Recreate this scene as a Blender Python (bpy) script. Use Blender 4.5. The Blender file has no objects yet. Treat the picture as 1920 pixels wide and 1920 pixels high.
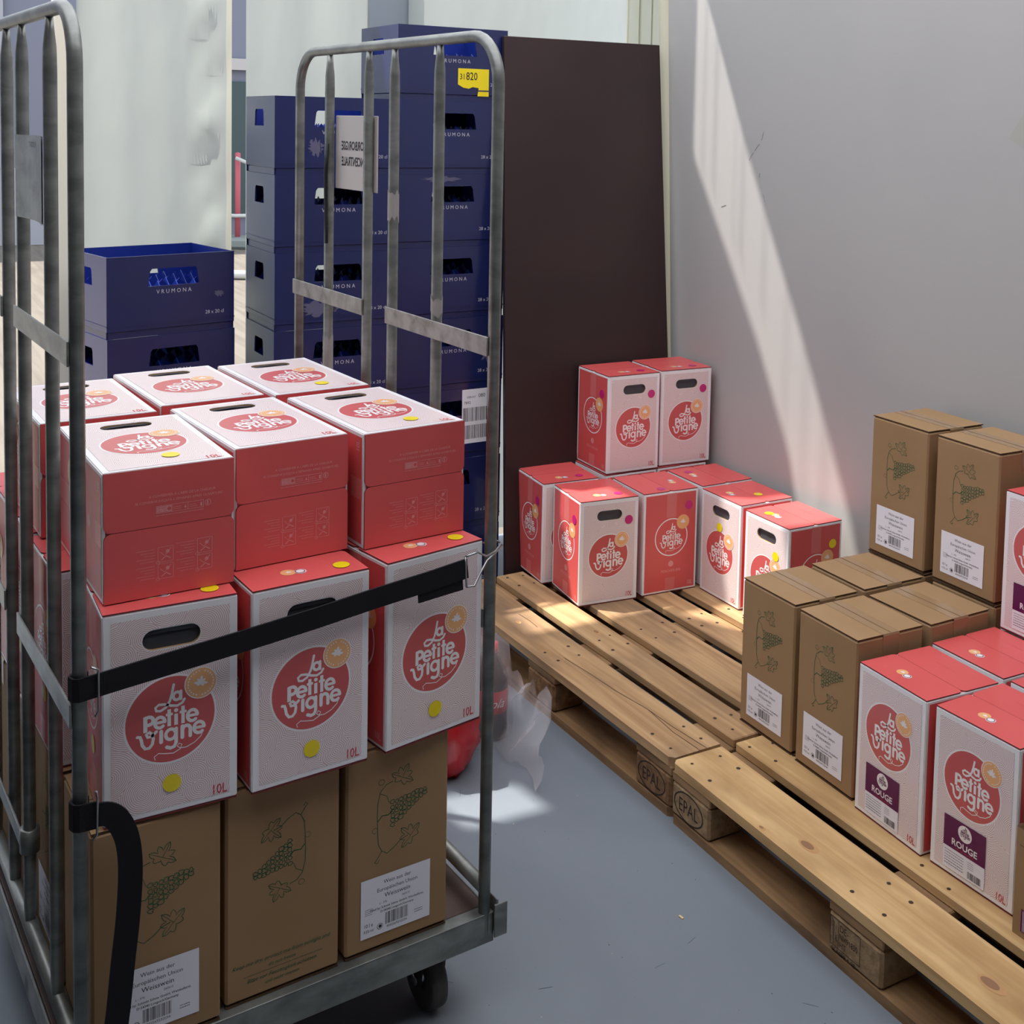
import bpy, bmesh, math, random
from mathutils import Vector, Matrix
from mathutils.geometry import tessellate_polygon
random.seed(7)
S = bpy.context.scene
COL = S.collection
PI = math.pi

# ------------------------------------------------------------ camera, world, sun, exposure
cd = bpy.data.cameras.new('camera'); cam = bpy.data.objects.new('camera', cd); COL.objects.link(cam)
S.camera = cam
_p, _r = 0.0715, 0.0207
fw = Vector((0, math.cos(_p), -math.sin(_p))); up0 = Vector((0, math.sin(_p), math.cos(_p))); rt0 = Vector((1, 0, 0))
rt = math.cos(_r)*rt0 + math.sin(_r)*up0; up = -math.sin(_r)*rt0 + math.cos(_r)*up0
M = Matrix((rt, up, -fw)).transposed().to_4x4(); M.translation = (0, 0, 1.6112)
cam.matrix_world = M
cd.sensor_width = 36; cd.lens = 2281.996/1920*36
cd.shift_x = (960-1029.4869)/1920; cd.shift_y = (397.5507-960)/1920
cd.clip_start = 0.05; cd.clip_end = 200

w = bpy.data.worlds.new('sky'); S.world = w; w.use_nodes = True
bg = w.node_tree.nodes['Background']; bg.inputs[0].default_value = (0.78, 0.86, 1.0, 1); bg.inputs[1].default_value = 1.0
# frame of the room: u runs along the right wall towards the viewer, v towards that wall
OX, OY, TH = -0.3325, 3.7497, -1.058
CU, SU = math.cos(TH), math.sin(TH)
def W(u, v, z=0): return Vector((OX+u*CU-v*SU, OY+u*SU+v*CU, z))
SUNA, SUNB = 0.31, 0.31                 # metres along u and v per metre of drop
sd = bpy.data.lights.new('sun', 'SUN'); sun = bpy.data.objects.new('sun', sd); COL.objects.link(sun)
tosun = (W(-SUNA, -SUNB, 1)-W(0, 0, 0)).normalized()
sun.rotation_euler = tosun.to_track_quat('Z', 'Y').to_euler(); sun.location = W(-2, -2, 7)
sd.energy = 4.6; sd.angle = math.radians(0.9); sd.color = (1.0, 0.95, 0.87)
S.view_settings.view_transform = 'Standard'; S.view_settings.look = 'None'
S.view_settings.exposure = 0.92; S.view_settings.gamma = 1.0; S.view_settings.use_curve_mapping = False

# ------------------------------------------------------------ materials
def srgb(r, g, b):
    f = lambda c: (c/255/12.92) if c/255 <= .04045 else ((c/255+.055)/1.055)**2.4
    return (f(r), f(g), f(b), 1)
MATS = {}
def mat(name, col=None, rough=.6, spec=.4, metal=0, noise=None, bump=None, coord='Object'):
    """noise=(scale xyz, col2, lo, hi, detail)"""
    m = bpy.data.materials.new(name); m.use_nodes = True; MATS[name] = m
    nt = m.node_tree; b = nt.nodes['Principled BSDF']
    b.inputs['Roughness'].default_value = rough; b.inputs['Metallic'].default_value = metal
    b.inputs['Specular IOR Level'].default_value = spec
    if col: b.inputs['Base Color'].default_value = col
    if noise or bump:
        tc = nt.nodes.new('ShaderNodeTexCoord')
    if noise:
        sc, c2, lo, hi, det = noise
        mp = nt.nodes.new('ShaderNodeMapping'); mp.inputs['Scale'].default_value = sc
        nt.links.new(tc.outputs[coord], mp.inputs[0])
        oi = nt.nodes.new('ShaderNodeObjectInfo')
        mu = nt.nodes.new('ShaderNodeMath'); mu.operation = 'MULTIPLY'; mu.inputs[1].default_value = 40
        nt.links.new(oi.outputs['Random'], mu.inputs[0]); nt.links.new(mu.outputs[0], mp.inputs['Location'])
        n = nt.nodes.new('ShaderNodeTexNoise'); n.inputs['Scale'].default_value = 1; n.inputs['Detail'].default_value = det
        n.inputs['Distortion'].default_value = .4
        nt.links.new(mp.outputs[0], n.inputs[0])
        cr = nt.nodes.new('ShaderNodeValToRGB'); cr.color_ramp.elements[0].position = lo; cr.color_ramp.elements[1].position = hi
        cr.color_ramp.elements[0].color = col; cr.color_ramp.elements[1].color = c2
        nt.links.new(n.outputs[0], cr.inputs[0]); nt.links.new(cr.outputs[0], b.inputs['Base Color'])
    if bump:
        sc, st, dist = bump
        n2 = nt.nodes.new('ShaderNodeTexNoise'); n2.inputs['Detail'].default_value = 5; n2.inputs['Scale'].default_value = 1
        mp2 = nt.nodes.new('ShaderNodeMapping'); mp2.inputs['Scale'].default_value = sc
        nt.links.new(tc.outputs[coord], mp2.inputs[0]); nt.links.new(mp2.outputs[0], n2.inputs[0])
        bp = nt.nodes.new('ShaderNodeBump'); bp.inputs['Strength'].default_value = st; bp.inputs['Distance'].default_value = dist
        nt.links.new(n2.outputs[0], bp.inputs['Height']); nt.links.new(bp.outputs[0], b.inputs['Normal'])
    return m
mat('white card', srgb(240, 238, 240), .42, .4)
mat('red card', srgb(215, 90, 89), .42, .4, noise=((3, 3, 3), srgb(210, 86, 85), .4, .6, 2))
mat('flap edge', srgb(112, 44, 46), .6)
mat('logo red', srgb(203, 87, 87), .4, .4)
mat('logo white', srgb(242, 238, 238), .4, .4)
mat('logo orange', srgb(240, 180, 122), .4, .4)
mat('faded white', srgb(226, 150, 150), .45, .4)
mat('ink red', srgb(196, 70, 78), .5)
mat('yellow sticker', srgb(240, 218, 0), .45)
mat('magenta sticker', srgb(200, 28, 120), .45)
mat('purple label', srgb(96, 22, 78), .35)
mat('paper', srgb(236, 234, 240), .5)
mat('black ink', srgb(40, 38, 44), .6)
mat('grey ink', srgb(120, 118, 125), .6)
mat('green ink', srgb(40, 92, 62), .7)
mat('brown card', srgb(154, 124, 89), .75, .2, noise=((5, 5, 5), srgb(160, 129, 95), .35, .65, 3), bump=((25, 25, 25), .15, .002))
mat('brown card edge', srgb(82, 61, 43), .8, .2)
mat('clear tape', srgb(153, 124, 92), .25, .5)
mat('red tape', srgb(214, 112, 110), .3, .5)
mat('black plastic', srgb(66, 68, 76), .4, .5)
mat('black web', srgb(20, 20, 26), .75, .3, bump=((300, 300, 300), .5, .001))
mat('galvanised', srgb(147, 150, 145), .40, .5, .55, noise=((14, 14, 30), srgb(108, 111, 108), .35, .7, 5), bump=((60, 60, 60), .12, .001))
mat('flat steel', srgb(152, 148, 145), .45, .5, .6, noise=((30, 30, 30), srgb(116, 112, 108), .4, .7, 5))
mat('steel wire', srgb(170, 172, 174), .25, .5, .9)
mat('old tape', srgb(150, 146, 142), .8)
mat('black tape', srgb(28, 30, 32), .5, .4)
mat('rubber', srgb(72, 70, 68), .6, .3)
mat('dark metal', srgb(50, 50, 52), .5, .4, .5)
mat('deck plate', srgb(95, 78, 71), .6, .3, noise=((8, 8, 8), srgb(73, 60, 54), .4, .65, 4))
mat('plate white', srgb(182, 177, 173), .5, .3)
mat('particle block', srgb(160, 134, 102), .9, .1, noise=((60, 60, 60), srgb(130, 106, 78), .35, .7, 6), bump=((120, 120, 120), .5, .003))
mat('old block', srgb(140, 108, 78), .9, .1, noise=((50, 50, 50), srgb(108, 80, 56), .35, .7, 6), bump=((90, 90, 90), .6, .004))
def wood(name, c1, c2, c3):
    m = mat(name, c1, .68, .25); nt = m.node_tree; b = nt.nodes['Principled BSDF']
    tc = nt.nodes.new('ShaderNodeTexCoord'); mp = nt.nodes.new('ShaderNodeMapping'); mp.inputs['Scale'].default_value = (1.6, 30, 30)
    oi = nt.nodes.new('ShaderNodeObjectInfo'); mu = nt.nodes.new('ShaderNodeMath'); mu.operation = 'MULTIPLY'; mu.inputs[1].default_value = 60
    nt.links.new(oi.outputs['Random'], mu.inputs[0]); nt.links.new(mu.outputs[0], mp.inputs['Location'])
    nt.links.new(tc.outputs['Object'], mp.inputs[0])
    n = nt.nodes.new('ShaderNodeTexNoise'); n.inputs['Scale'].default_value = 1; n.inputs['Detail'].default_value = 5; n.inputs['Distortion'].default_value = 1.2
    nt.links.new(mp.outputs[0], n.inputs[0])
    cr = nt.nodes.new('ShaderNodeValToRGB'); e = cr.color_ramp.elements
    e[0].position = .3; e[0].color = c1; e[1].position = .72; e[1].color = c2
    nt.links.new(n.outputs[0], cr.inputs[0])
    mp2 = nt.nodes.new('ShaderNodeMapping'); mp2.inputs['Scale'].default_value = (3, 7, 7); nt.links.new(tc.outputs['Object'], mp2.inputs[0])
    nt.links.new(mu.outputs[0], mp2.inputs['Location'])
    n2 = nt.nodes.new('ShaderNodeTexNoise'); n2.inputs['Scale'].default_value = 1; n2.inputs['Detail'].default_value = 4
    nt.links.new(mp2.outputs[0], n2.inputs[0])
    cr2 = nt.nodes.new('ShaderNodeValToRGB'); f = cr2.color_ramp.elements; f[0].position = .47; f[0].color = (0, 0, 0, 1); f[1].position = .74; f[1].color = (1, 1, 1, 1)
    nt.links.new(n2.outputs[0], cr2.inputs[0])
    mx = nt.nodes.new('ShaderNodeMix'); mx.data_type = 'RGBA'
    nt.links.new(cr2.outputs[0], mx.inputs[0]); nt.links.new(cr.outputs[0], mx.inputs[6]); mx.inputs[7].default_value = c3
    nt.links.new(mx.outputs[2], b.inputs['Base Color'])
    bp = nt.nodes.new('ShaderNodeBump'); bp.inputs['Strength'].default_value = .35; bp.inputs['Distance'].default_value = .002
    nt.links.new(n.outputs[0], bp.inputs['Height']); nt.links.new(bp.outputs[0], b.inputs['Normal'])
wood('new wood', srgb(214, 180, 130), srgb(184, 146, 96), srgb(158, 122, 80))
wood('old wood', srgb(192, 158, 116), srgb(154, 120, 84), srgb(126, 102, 80))
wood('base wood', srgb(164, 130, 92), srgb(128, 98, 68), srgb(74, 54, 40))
mat('nail', srgb(70, 56, 46), .5, .4, .3)
mat('knot dark', srgb(142, 104, 76), .7)
mat('knot mid', srgb(184, 142, 94), .7)
mat('brand ink', srgb(46, 32, 30), .8)
mat('floor paint', srgb(127, 135, 142), .42, .4, noise=((1.6, 1.6, 1.6), srgb(112, 119, 128), .30, .72, 9), bump=((9, 9, 9), .05, .004))
mat('floor speck', srgb(66, 70, 78), .7)
mat('wall panel', srgb(173, 171, 169), .55, .3, noise=((1.5, 1.5, 1.5), srgb(167, 166, 165), .4, .7, 4), bump=((1.2, .6, .6), .1, .02))
mat('wall edge', srgb(226, 220, 200), .5, .3)
mat('dark board', srgb(54, 38, 38), .42, .4, noise=((2, 2, 3), srgb(46, 32, 32), .35, .7, 4))
mat('scuff', srgb(110, 108, 106), .8)
mat('torn patch', srgb(168, 166, 159), .6)
m_ = mat('crate blue', srgb(18, 29, 83), .42, .4, noise=((6, 6, 6), srgb(23, 30, 78), .4, .7, 4))
m_.node_tree.nodes['Principled BSDF'].inputs['Coat Weight'].default_value = .75; m_.node_tree.nodes['Principled BSDF'].inputs['Coat Tint'].default_value = (.9, .94, 1, 1); m_.node_tree.nodes['Principled BSDF'].inputs['Coat IOR'].default_value = 1.6; m_.node_tree.nodes['Principled BSDF'].inputs['Coat Roughness'].default_value = .14
mat('crate backlit', srgb(15, 39, 128), .4, .5)  # brighter blue paints in the light coming through the crate walls
mat('crate print', srgb(190, 190, 200), .5)
mat('residue', srgb(92, 90, 116), .8)
mat('post grey', srgb(132, 141, 148), .5)
mat('planks', srgb(125, 118, 107), .8, .2, noise=((1, 14, 1), srgb(112, 104, 96), .4, .65, 3))
mat('building', srgb(124, 126, 138), .8, .2)
mat('pale plinth', srgb(162, 161, 166), .8)
mat('dark green', srgb(76, 89, 89), .8, .2)
mat('red post', srgb(186, 92, 100), .6)  # red paled in the colour to stand in for distance haze
mat('rope', srgb(199, 199, 194), .8)
mat('stone', srgb(132, 139, 134), .9)
mat('cola', srgb(22, 14, 14), .12, .6)
mat('cola label', srgb(190, 20, 34), .35, .5)
mat('red foil', srgb(196, 12, 24), .22, .7)
mat('red cap', srgb(200, 24, 40), .4)
mat('dark side', srgb(64, 62, 68), .8, .2)
mat('dark tent', srgb(186, 182, 184), .8, .2)
mat('chip wood', srgb(214, 188, 140), .8)
# concentric-ring print on the white card
def ring_print():
    m = mat('ring print', srgb(238, 236, 238), .42, .4); nt = m.node_tree; b = nt.nodes['Principled BSDF']
    tc = nt.nodes.new('ShaderNodeTexCoord'); sx = nt.nodes.new('ShaderNodeSeparateXYZ'); nt.links.new(tc.outputs['Object'], sx.inputs[0])
    ad = nt.nodes.new('ShaderNodeMath'); ad.operation = 'ADD'; nt.links.new(sx.outputs[0], ad.inputs[0]); nt.links.new(sx.outputs[1], ad.inputs[1])
    cb = nt.nodes.new('ShaderNodeCombineXYZ'); nt.links.new(ad.outputs[0], cb.inputs[0]); nt.links.new(sx.outputs[2], cb.inputs[1])
    vo = nt.nodes.new('ShaderNodeTexVoronoi'); vo.voronoi_dimensions = '2D'; vo.inputs['Scale'].default_value = 15; vo.inputs['Randomness'].default_value = 1
    nt.links.new(cb.outputs[0], vo.inputs['Vector'])
    mu = nt.nodes.new('ShaderNodeMath'); mu.operation = 'MULTIPLY'; mu.inputs[1].default_value = 2*PI*.0667/.0029
    nt.links.new(vo.outputs['Distance'], mu.inputs[0])
    sn = nt.nodes.new('ShaderNodeMath'); sn.operation = 'SINE'; nt.links.new(mu.outputs[0], sn.inputs[0])
    cr = nt.nodes.new('ShaderNodeValToRGB'); e = cr.color_ramp.elements
    e[0].position = .42; e[0].color = srgb(240, 234, 234); e[1].position = .95; e[1].color = srgb(204, 158, 156)
    mr = nt.nodes.new('ShaderNodeMapRange'); mr.inputs[1].default_value = -1; mr.inputs[2].default_value = 1
    nt.links.new(sn.outputs[0], mr.inputs[0]); nt.links.new(mr.outputs[0], cr.inputs[0]); nt.links.new(cr.outputs[0], b.inputs['Base Color'])
ring_print()
def translucent(name, col, tcol, t, wr=0, glossy=0):
    m = bpy.data.materials.new(name); m.use_nodes = True; MATS[name] = m; nt = m.node_tree
    nt.nodes.remove(nt.nodes['Principled BSDF']); out = nt.nodes['Material Output']
    d = nt.nodes.new('ShaderNodeBsdfDiffuse'); d.inputs[0].default_value = col
    tr = nt.nodes.new('ShaderNodeBsdfTranslucent'); tr.inputs[0].default_value = tcol
    mx = nt.nodes.new('ShaderNodeMixShader'); mx.inputs[0].default_value = t
    nt.links.new(d.outputs[0], mx.inputs[1]); nt.links.new(tr.outputs[0], mx.inputs[2]); nt.links.new(mx.outputs[0], out.inputs[0])
    if wr:
        tc = nt.nodes.new('ShaderNodeTexCoord'); n = nt.nodes.new('ShaderNodeTexNoise'); n.inputs['Scale'].default_value = 1
        mp = nt.nodes.new('ShaderNodeMapping'); mp.inputs['Scale'].default_value = (7, 7, 3); nt.links.new(tc.outputs['Object'], mp.inputs[0]); nt.links.new(mp.outputs[0], n.inputs[0])
        bp = nt.nodes.new('ShaderNodeBump'); bp.inputs['Strength'].default_value = wr; bp.inputs['Distance'].default_value = .03
        nt.links.new(n.outputs[0], bp.inputs['Height']); nt.links.new(bp.outputs[0], d.inputs['Normal']); nt.links.new(bp.outputs[0], tr.inputs['Normal'])
    return m
translucent('curtain sheet', srgb(178, 182, 178), srgb(173, 179, 173), .46, .5)
translucent('curtain hem', srgb(200, 198, 182), srgb(196, 196, 180), .45, .3)
translucent('roof sheet', srgb(225, 225, 225), srgb(246, 246, 250), .74)
def half(name, a):
    m = bpy.data.materials.new(name); m.use_nodes = True; MATS[name] = m; b = m.node_tree.nodes['Principled BSDF']; b.inputs['Alpha'].default_value = a
half('streak strip', .30)
translucent('edge sheet', srgb(228, 224, 206), srgb(220, 218, 200), .4)
translucent('side sheet', srgb(225, 225, 225), srgb(240, 242, 244), .7)
def film(name, col, alpha):
    m = bpy.data.materials.new(name); m.use_nodes = True; MATS[name] = m; nt = m.node_tree
    b = nt.nodes['Principled BSDF']; b.inputs['Base Color'].default_value = col; b.inputs['Alpha'].default_value = alpha
    b.inputs['Roughness'].default_value = .18; b.inputs['Specular IOR Level'].default_value = .8
    return m
film('clear film', srgb(232, 222, 226), .20)

for _n in ('white card', 'red card', 'ring print', 'logo red', 'logo white', 'logo orange', 'faded white', 'yellow sticker', 'magenta sticker'):
    _b = MATS[_n].node_tree.nodes['Principled BSDF']; _b.inputs['Coat Weight'].default_value = .8; _b.inputs['Coat Roughness'].default_value = .22
MATS['red card'].node_tree.nodes['Principled BSDF'].inputs['Coat Weight'].default_value = .25
# ------------------------------------------------------------ mesh helpers
class MB:
    def __init__(s): s.bm = bmesh.new(); s.mats = []
    def mi(s, m):
        if m not in s.mats: s.mats.append(m)
        return s.mats.index(m)
    def face(s, pts, m):
        try:
            f = s.bm.faces.new([s.bm.verts.new(p) for p in pts]); f.material_index = s.mi(m); return f
        except Exception: return None
    def box(s, x0, x1, y0, y1, z0, z1, m, bev=0, top=None, tf=None):
        b = bmesh.new(); bmesh.ops.create_cube(b, size=1)
        for v in b.verts: v.co = Vector((x0+(v.co.x+.5)*(x1-x0), y0+(v.co.y+.5)*(y1-y0), z0+(v.co.z+.5)*(z1-z0)))
        if bev: bmesh.ops.bevel(b, geom=b.edges[:], offset=bev, segments=1, affect='EDGES')
        s.merge(b, m, tf)
    def merge(s, b, m, tf=None, smooth=False):
        k = s.mi(m); vm = {}
        for v in b.verts: vm[v] = s.bm.verts.new(tf @ v.co if tf else v.co)
        for f in b.faces:
            try: g = s.bm.faces.new([vm[v] for v in f.verts])
            except Exception: continue
            g.material_index = k; g.smooth = smooth or f.smooth
        b.free()
    def prism(s, poly, z0, z1, m, mtop=None, tf=None):
        n = len(poly); T = (lambda p: tf @ Vector(p)) if tf else Vector
        a = [s.bm.verts.new(T((x, y, z0))) for x, y in poly]; c = [s.bm.verts.new(T((x, y, z1))) for x, y in poly]
        k = s.mi(m); kt = s.mi(mtop or m)
        s.bm.faces.new(a[::-1]).material_index = k; s.bm.faces.new(c).material_index = kt
        for i in range(n): s.bm.faces.new([a[i], a[(i+1) % n], c[(i+1) % n], c[i]]).material_index = k
    def tube(s, pts, r, m, seg=12, caps=True, radii=None, flat=None):
        pts = [Vector(p) for p in pts]; rings = []; k = s.mi(m); prev = None
        for i, p in enumerate(pts):
            d = ((pts[i+1]-p) if i < len(pts)-1 else Vector()) + ((p-pts[i-1]) if i else Vector())
            d.normalize()
            if prev is None: a = d.orthogonal().normalized()
            else: a = (prev-d*prev.dot(d)).normalized()
            if flat and prev is None: a = (Vector(flat)-d*Vector(flat).dot(d)).normalized()
            prev = a; b = d.cross(a); rr = radii[i] if radii else (r, r)
            if not isinstance(rr, tuple): rr = (rr, rr)
            rings.append([s.bm.verts.new(p+a*math.cos(2*PI*j/seg)*rr[0]+b*math.sin(2*PI*j/seg)*rr[1]) for j in range(seg)])
        for A, B in zip(rings, rings[1:]):
            for j in range(seg):
                f = s.bm.faces.new([A[j], A[(j+1) % seg], B[(j+1) % seg], B[j]]); f.material_index = k; f.smooth = True
        if caps:
            s.bm.faces.new(rings[0][::-1]).material_index = k; s.bm.faces.new(rings[-1]).material_index = k
    def lathe(s, prof, m, seg=24, tf=None, mats=None):
        rings = []
        for r, z in prof:
            rings.append([s.bm.verts.new((tf or Matrix()) @ Vector((r*math.cos(2*PI*j/seg), r*math.sin(2*PI*j/seg), z))) for j in range(seg)])
        for i, (A, B) in enumerate(zip(rings, rings[1:])):
            k = s.mi(mats[i] if mats else m)
            for j in range(seg):
                f = s.bm.faces.new([A[j], A[(j+1) % seg], B[(j+1) % seg], B[j]]); f.material_index = k; f.smooth = True
    def ribbon(s, pts, wdir, wid, th, m):
        """flat band following pts; wdir = width direction"""
        k = s.mi(m); pts = [Vector(p) for p in pts]; R = []
        for i, p in enumerate(pts):
            d = ((pts[i+1]-p) if i < len(pts)-1 else Vector()) + ((p-pts[i-1]) if i else Vector()); d.normalize()
            wv = Vector(wdir[i] if isinstance(wdir, list) else wdir); wv = (wv-d*wv.dot(d)).normalized(); n = d.cross(wv)
            R.append([s.bm.verts.new(p+a*wv*wid/2+b*n*th/2) for a, b in ((-1, -1), (1, -1), (1, 1), (-1, 1))])
        for A, B in zip(R, R[1:]):
            for j in range(4):
                f = s.bm.faces.new([A[j], A[(j+1) % 4], B[(j+1) % 4], B[j]]); f.material_index = k; f.smooth = False
        s.bm.faces.new(R[0][::-1]).material_index = k; s.bm.faces.new(R[-1]).material_index = k
    def mesh(s, name):
        bmesh.ops.recalc_face_normals(s.bm, faces=[f for f in s.bm.faces if len(f.link_loops if False else f.verts) and any(len(e.link_faces) > 1 for e in f.edges)])
        me = bpy.data.meshes.new(name); s.bm.to_mesh(me); s.bm.free()
        for m in s.mats: me.materials.append(MATS[m])
        return me
    def obj(s, name, parent=None, **k): return link(name, s.mesh(name), parent, **k)
def link(name, data, parent=None, loc=None, rot=None):
    o = bpy.data.objects.new(name, data); COL.objects.link(o)
    if parent: o.parent = parent
    if loc is not None: o.location = loc
    if rot is not None: o.rotation_euler = rot if hasattr(rot, '__len__') else (0, 0, rot)
    return o
def tag(o, label=None, cat=None, group=None, kind=None):
    if label: o['label'] = label
    if cat: o['category'] = cat
    if group: o['group'] = group
    if kind: o['kind'] = kind
    return o
def thing(name, loc, rz, label, cat, group=None):
    return tag(link(name, None, None, loc, rz), label, cat, group)

_TC = {}
def text_geo(t, size, off=0, shear=0):
    key = (t, off, shear)
    if key not in _TC:
        cu = bpy.data.curves.new('t', 'FONT'); cu.body = t; cu.size = 1; cu.resolution_u = 2; cu.offset = off; cu.shear = shear
        o = bpy.data.objects.new('t', cu); COL.objects.link(o); bpy.context.view_layer.update()
        me = o.to_mesh(); _TC[key] = ([(v.co.x, v.co.y) for v in me.vertices], [tuple(p.vertices) for p in me.polygons])
        o.to_mesh_clear(); bpy.data.objects.remove(o); bpy.data.curves.remove(cu)
    V, F = _TC[key]
    return [(x*size, y*size) for x, y in V], F
def arc(cx, cy, rx, ry, a0, a1, n=10): return [(cx+rx*math.cos(math.radians(a0+(a1-a0)*i/n)), cy+ry*math.sin(math.radians(a0+(a1-a0)*i/n))) for i in range(n+1)]
class Art:
    """flat print on a face, collected as 2D polygons in metres"""
    def __init__(s): s.P = []
    def poly(s, pts, m, lay=1): s.P.append((m, lay, list(pts), [tuple(range(len(pts)))])); return s
    def rect(s, x0, y0, x1, y1, m, lay=1): return s.poly([(x0, y0), (x1, y0), (x1, y1), (x0, y1)], m, lay)
    def disc(s, cx, cy, r, m, lay=1, n=40, ry=None): return s.poly([(cx+r*math.cos(2*PI*i/n), cy+(ry or r)*math.sin(2*PI*i/n)) for i in range(n)], m, lay)
    def stroke(s, pts, wd, m, lay=1, cap=True, closed=False):
        n = len(pts); L = []; R = []
        for i, (x, y) in enumerate(pts):
            a = pts[(i-1) % n] if (i or closed) else pts[i]; b = pts[(i+1) % n] if (i < n-1 or closed) else pts[i]
            dx, dy = b[0]-a[0], b[1]-a[1]; l = math.hypot(dx, dy) or 1; nx, ny = -dy/l*wd/2, dx/l*wd/2
            L.append((x+nx, y+ny)); R.append((x-nx, y-ny))
        V = L+R; F = [(i, i+1, n+i+1, n+i) for i in range(n-1)]
        if closed: F.append((n-1, 0, n, 2*n-1))
        s.P.append((m, lay, V, F))
        if cap and not closed:
            for x, y in (pts[0], pts[-1]): s.disc(x, y, wd/2, m, lay, 10)
        return s
    def ring(s, cx, cy, r, wd, m, lay=1, n=48, ry=None):
        return s.stroke([(cx+r*math.cos(2*PI*i/n), cy+(ry or r)*math.sin(2*PI*i/n)) for i in range(n)], wd, m, lay, closed=True)
    def text(s, t, x, y, size, m, lay=1, align='c', sx=1, off=0, shear=0, rot=0):
        V, F = text_geo(t, size, off, shear)
        if not V: return s
        x0 = min(v[0] for v in V); x1 = max(v[0] for v in V)
        d = {'c': (x0+x1)/2, 'l': x0, 'r': x1}[align]; c, q = math.cos(rot), math.sin(rot)
        s.P.append((m, lay, [(x+(vx-d)*sx*c-vy*q, y+(vx-d)*sx*q+vy*c) for vx, vy in V], F)); return s
    def barcode(s, x0, y0, x1, y1, m='black ink', lay=2, n=26, seed=3):
        r = random.Random(seed); x = x0; st = (x1-x0)/n
        while x < x1-st*.4:
            wd = st*r.choice((.3, .45, .7)); s.rect(x, y0, min(x+wd, x1), y1, m, lay); x += wd+st*r.choice((.3, .5, .8))
        return s
    def scribble(s, x0, x1, y, h, m, lay=2, seed=1):
        """a line of print too small to read"""
        r = random.Random(seed); x = x0
        while x < x1:
            l = r.uniform(.8, 2.5)*h; s.rect(x, y, min(x+l, x1), y+h*.6, m, lay); x += l+h*.4
        return s
    def emit(s, mb, O, ex, ey, base=.0004, step=.00012):
        O, ex, ey = Vector(O), Vector(ex), Vector(ey); n = ex.cross(ey).normalized()
        for q, (m, lay, V, F) in enumerate(sorted(s.P, key=lambda e: e[1])):
            k = mb.mi(m); vs = [mb.bm.verts.new(O+ex*x+ey*y+n*(base+(lay-1)*.00014+(q % 14)*.000009)) for x, y in V]
            for f in F:
                try: mb.bm.faces.new([vs[i] for i in f]).material_index = k
                except Exception: pass
        return mb
def leaf_pts(cx, cy, r, rot=0):
    rad = [1, .45, .8, .42, .95, .5, .6, .35, .18, .35, .6, .5, .95, .42, .8, .45]
    out = []
    for i in range(16):
        for j in range(3):
            t = j/3; q = rad[i]+(rad[(i+1) % 16]-rad[i])*(t**.7 if rad[(i+1) % 16] > rad[i] else 1-(1-t)**.7); a = PI/2+rot+2*PI*(i+t)/16
            out.append((cx+r*q*math.cos(a), cy+r*q*math.sin(a)))
    return out
def letters(A, cx, cy, R, m, lay, wk=1.0, swirl=True):
    def st(pts, wd, cap=True): A.stroke([(cx+R*x, cy+R*y) for x, y in pts], wd*R*wk, m, lay, cap)
    # La
    st0 = st; st = lambda pts, wd, cap=True: st0([(x+.01, y+.065) for x, y in pts], wd, cap)
    st([(.06, .76), (.02, .55), (-.03, .38), (-.12, .24), (-.24, .18), (-.34, .20), (-.36, .28), (-.28, .34), (-.14, .32), (.0, .26), (.14, .23), (.26, .28), (.31, .36)], .062)
    st(arc(.135, .47, .085, .095, 0, 360, 16), .07); st([(.225, .57), (.225, .38)], .07)
    # Petite
    st = lambda pts, wd, cap=True: st0([(x, y-.025) for x, y in pts], wd, cap)
    st([(-.58, -.18), (-.58, .20)], .095, False); st([(-.58, .17)]+arc(-.50, .085, .10, .095, 90, -90, 8)+[(-.58, -.01)], .085)
    def e(x, y, r, ry): st([(x-r*.9, y), (x+r*.93, y)], .07, False); st(arc(x, y, r, ry, 0, 310, 16), .08)
    e(-.25, -.005, .115, .13)
    def tt(x, h=.27): st([(x, h), (x, -.14)], .082, False); st([(x-.078, .145), (x+.085, .145)], .062, False)
    tt(-.035); st([(.125, .13), (.125, -.14)], .085, False); A.disc(cx+R*.125, cy+R*.19, R*.05*wk, m, lay, 12); tt(.285, .29)
    e(.505, .01, .115, .135)
    # vigne
    st = lambda pts, wd, cap=True: st0([(x, y-.015) for x, y in pts], wd, cap)
    st([(-.76, -.26), (-.70, -.27), (-.67, -.36), (-.65, -.48), (-.58, -.58), (-.49, -.58), (-.42, -.50), (-.40, -.38), (-.42, -.26), (-.49, -.20), (-.56, -.24), (-.53, -.31), (-.44, -.31), (-.33, -.22)], .075)
    st([(-.22, -.24), (-.22, -.50)], .09)
    st(arc(.0, -.355, .115, .125, 0, 360, 18), .08); st([(.125, -.24), (.125, -.58), (.08, -.67), (.0, -.69), (-.09, -.65)], .085)
    st([(.27, -.22), (.27, -.49)], .09); st([(.27, -.33)]+arc(.365, -.32, .09, .10, 150, 0, 8)+[(.455, -.49)], .085)
    e(.66, -.33, .12, .135)
    if swirl: st([(.76, -.43), (.70, -.56), (.55, -.68), (.36, -.75), (.22, -.74), (.15, -.68), (.19, -.62), (.26, -.66), (.22, -.76), (.06, -.83), (-.12, -.80), (-.28, -.76), (-.38, -.82), (-.36, -.90)], .022)
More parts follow.
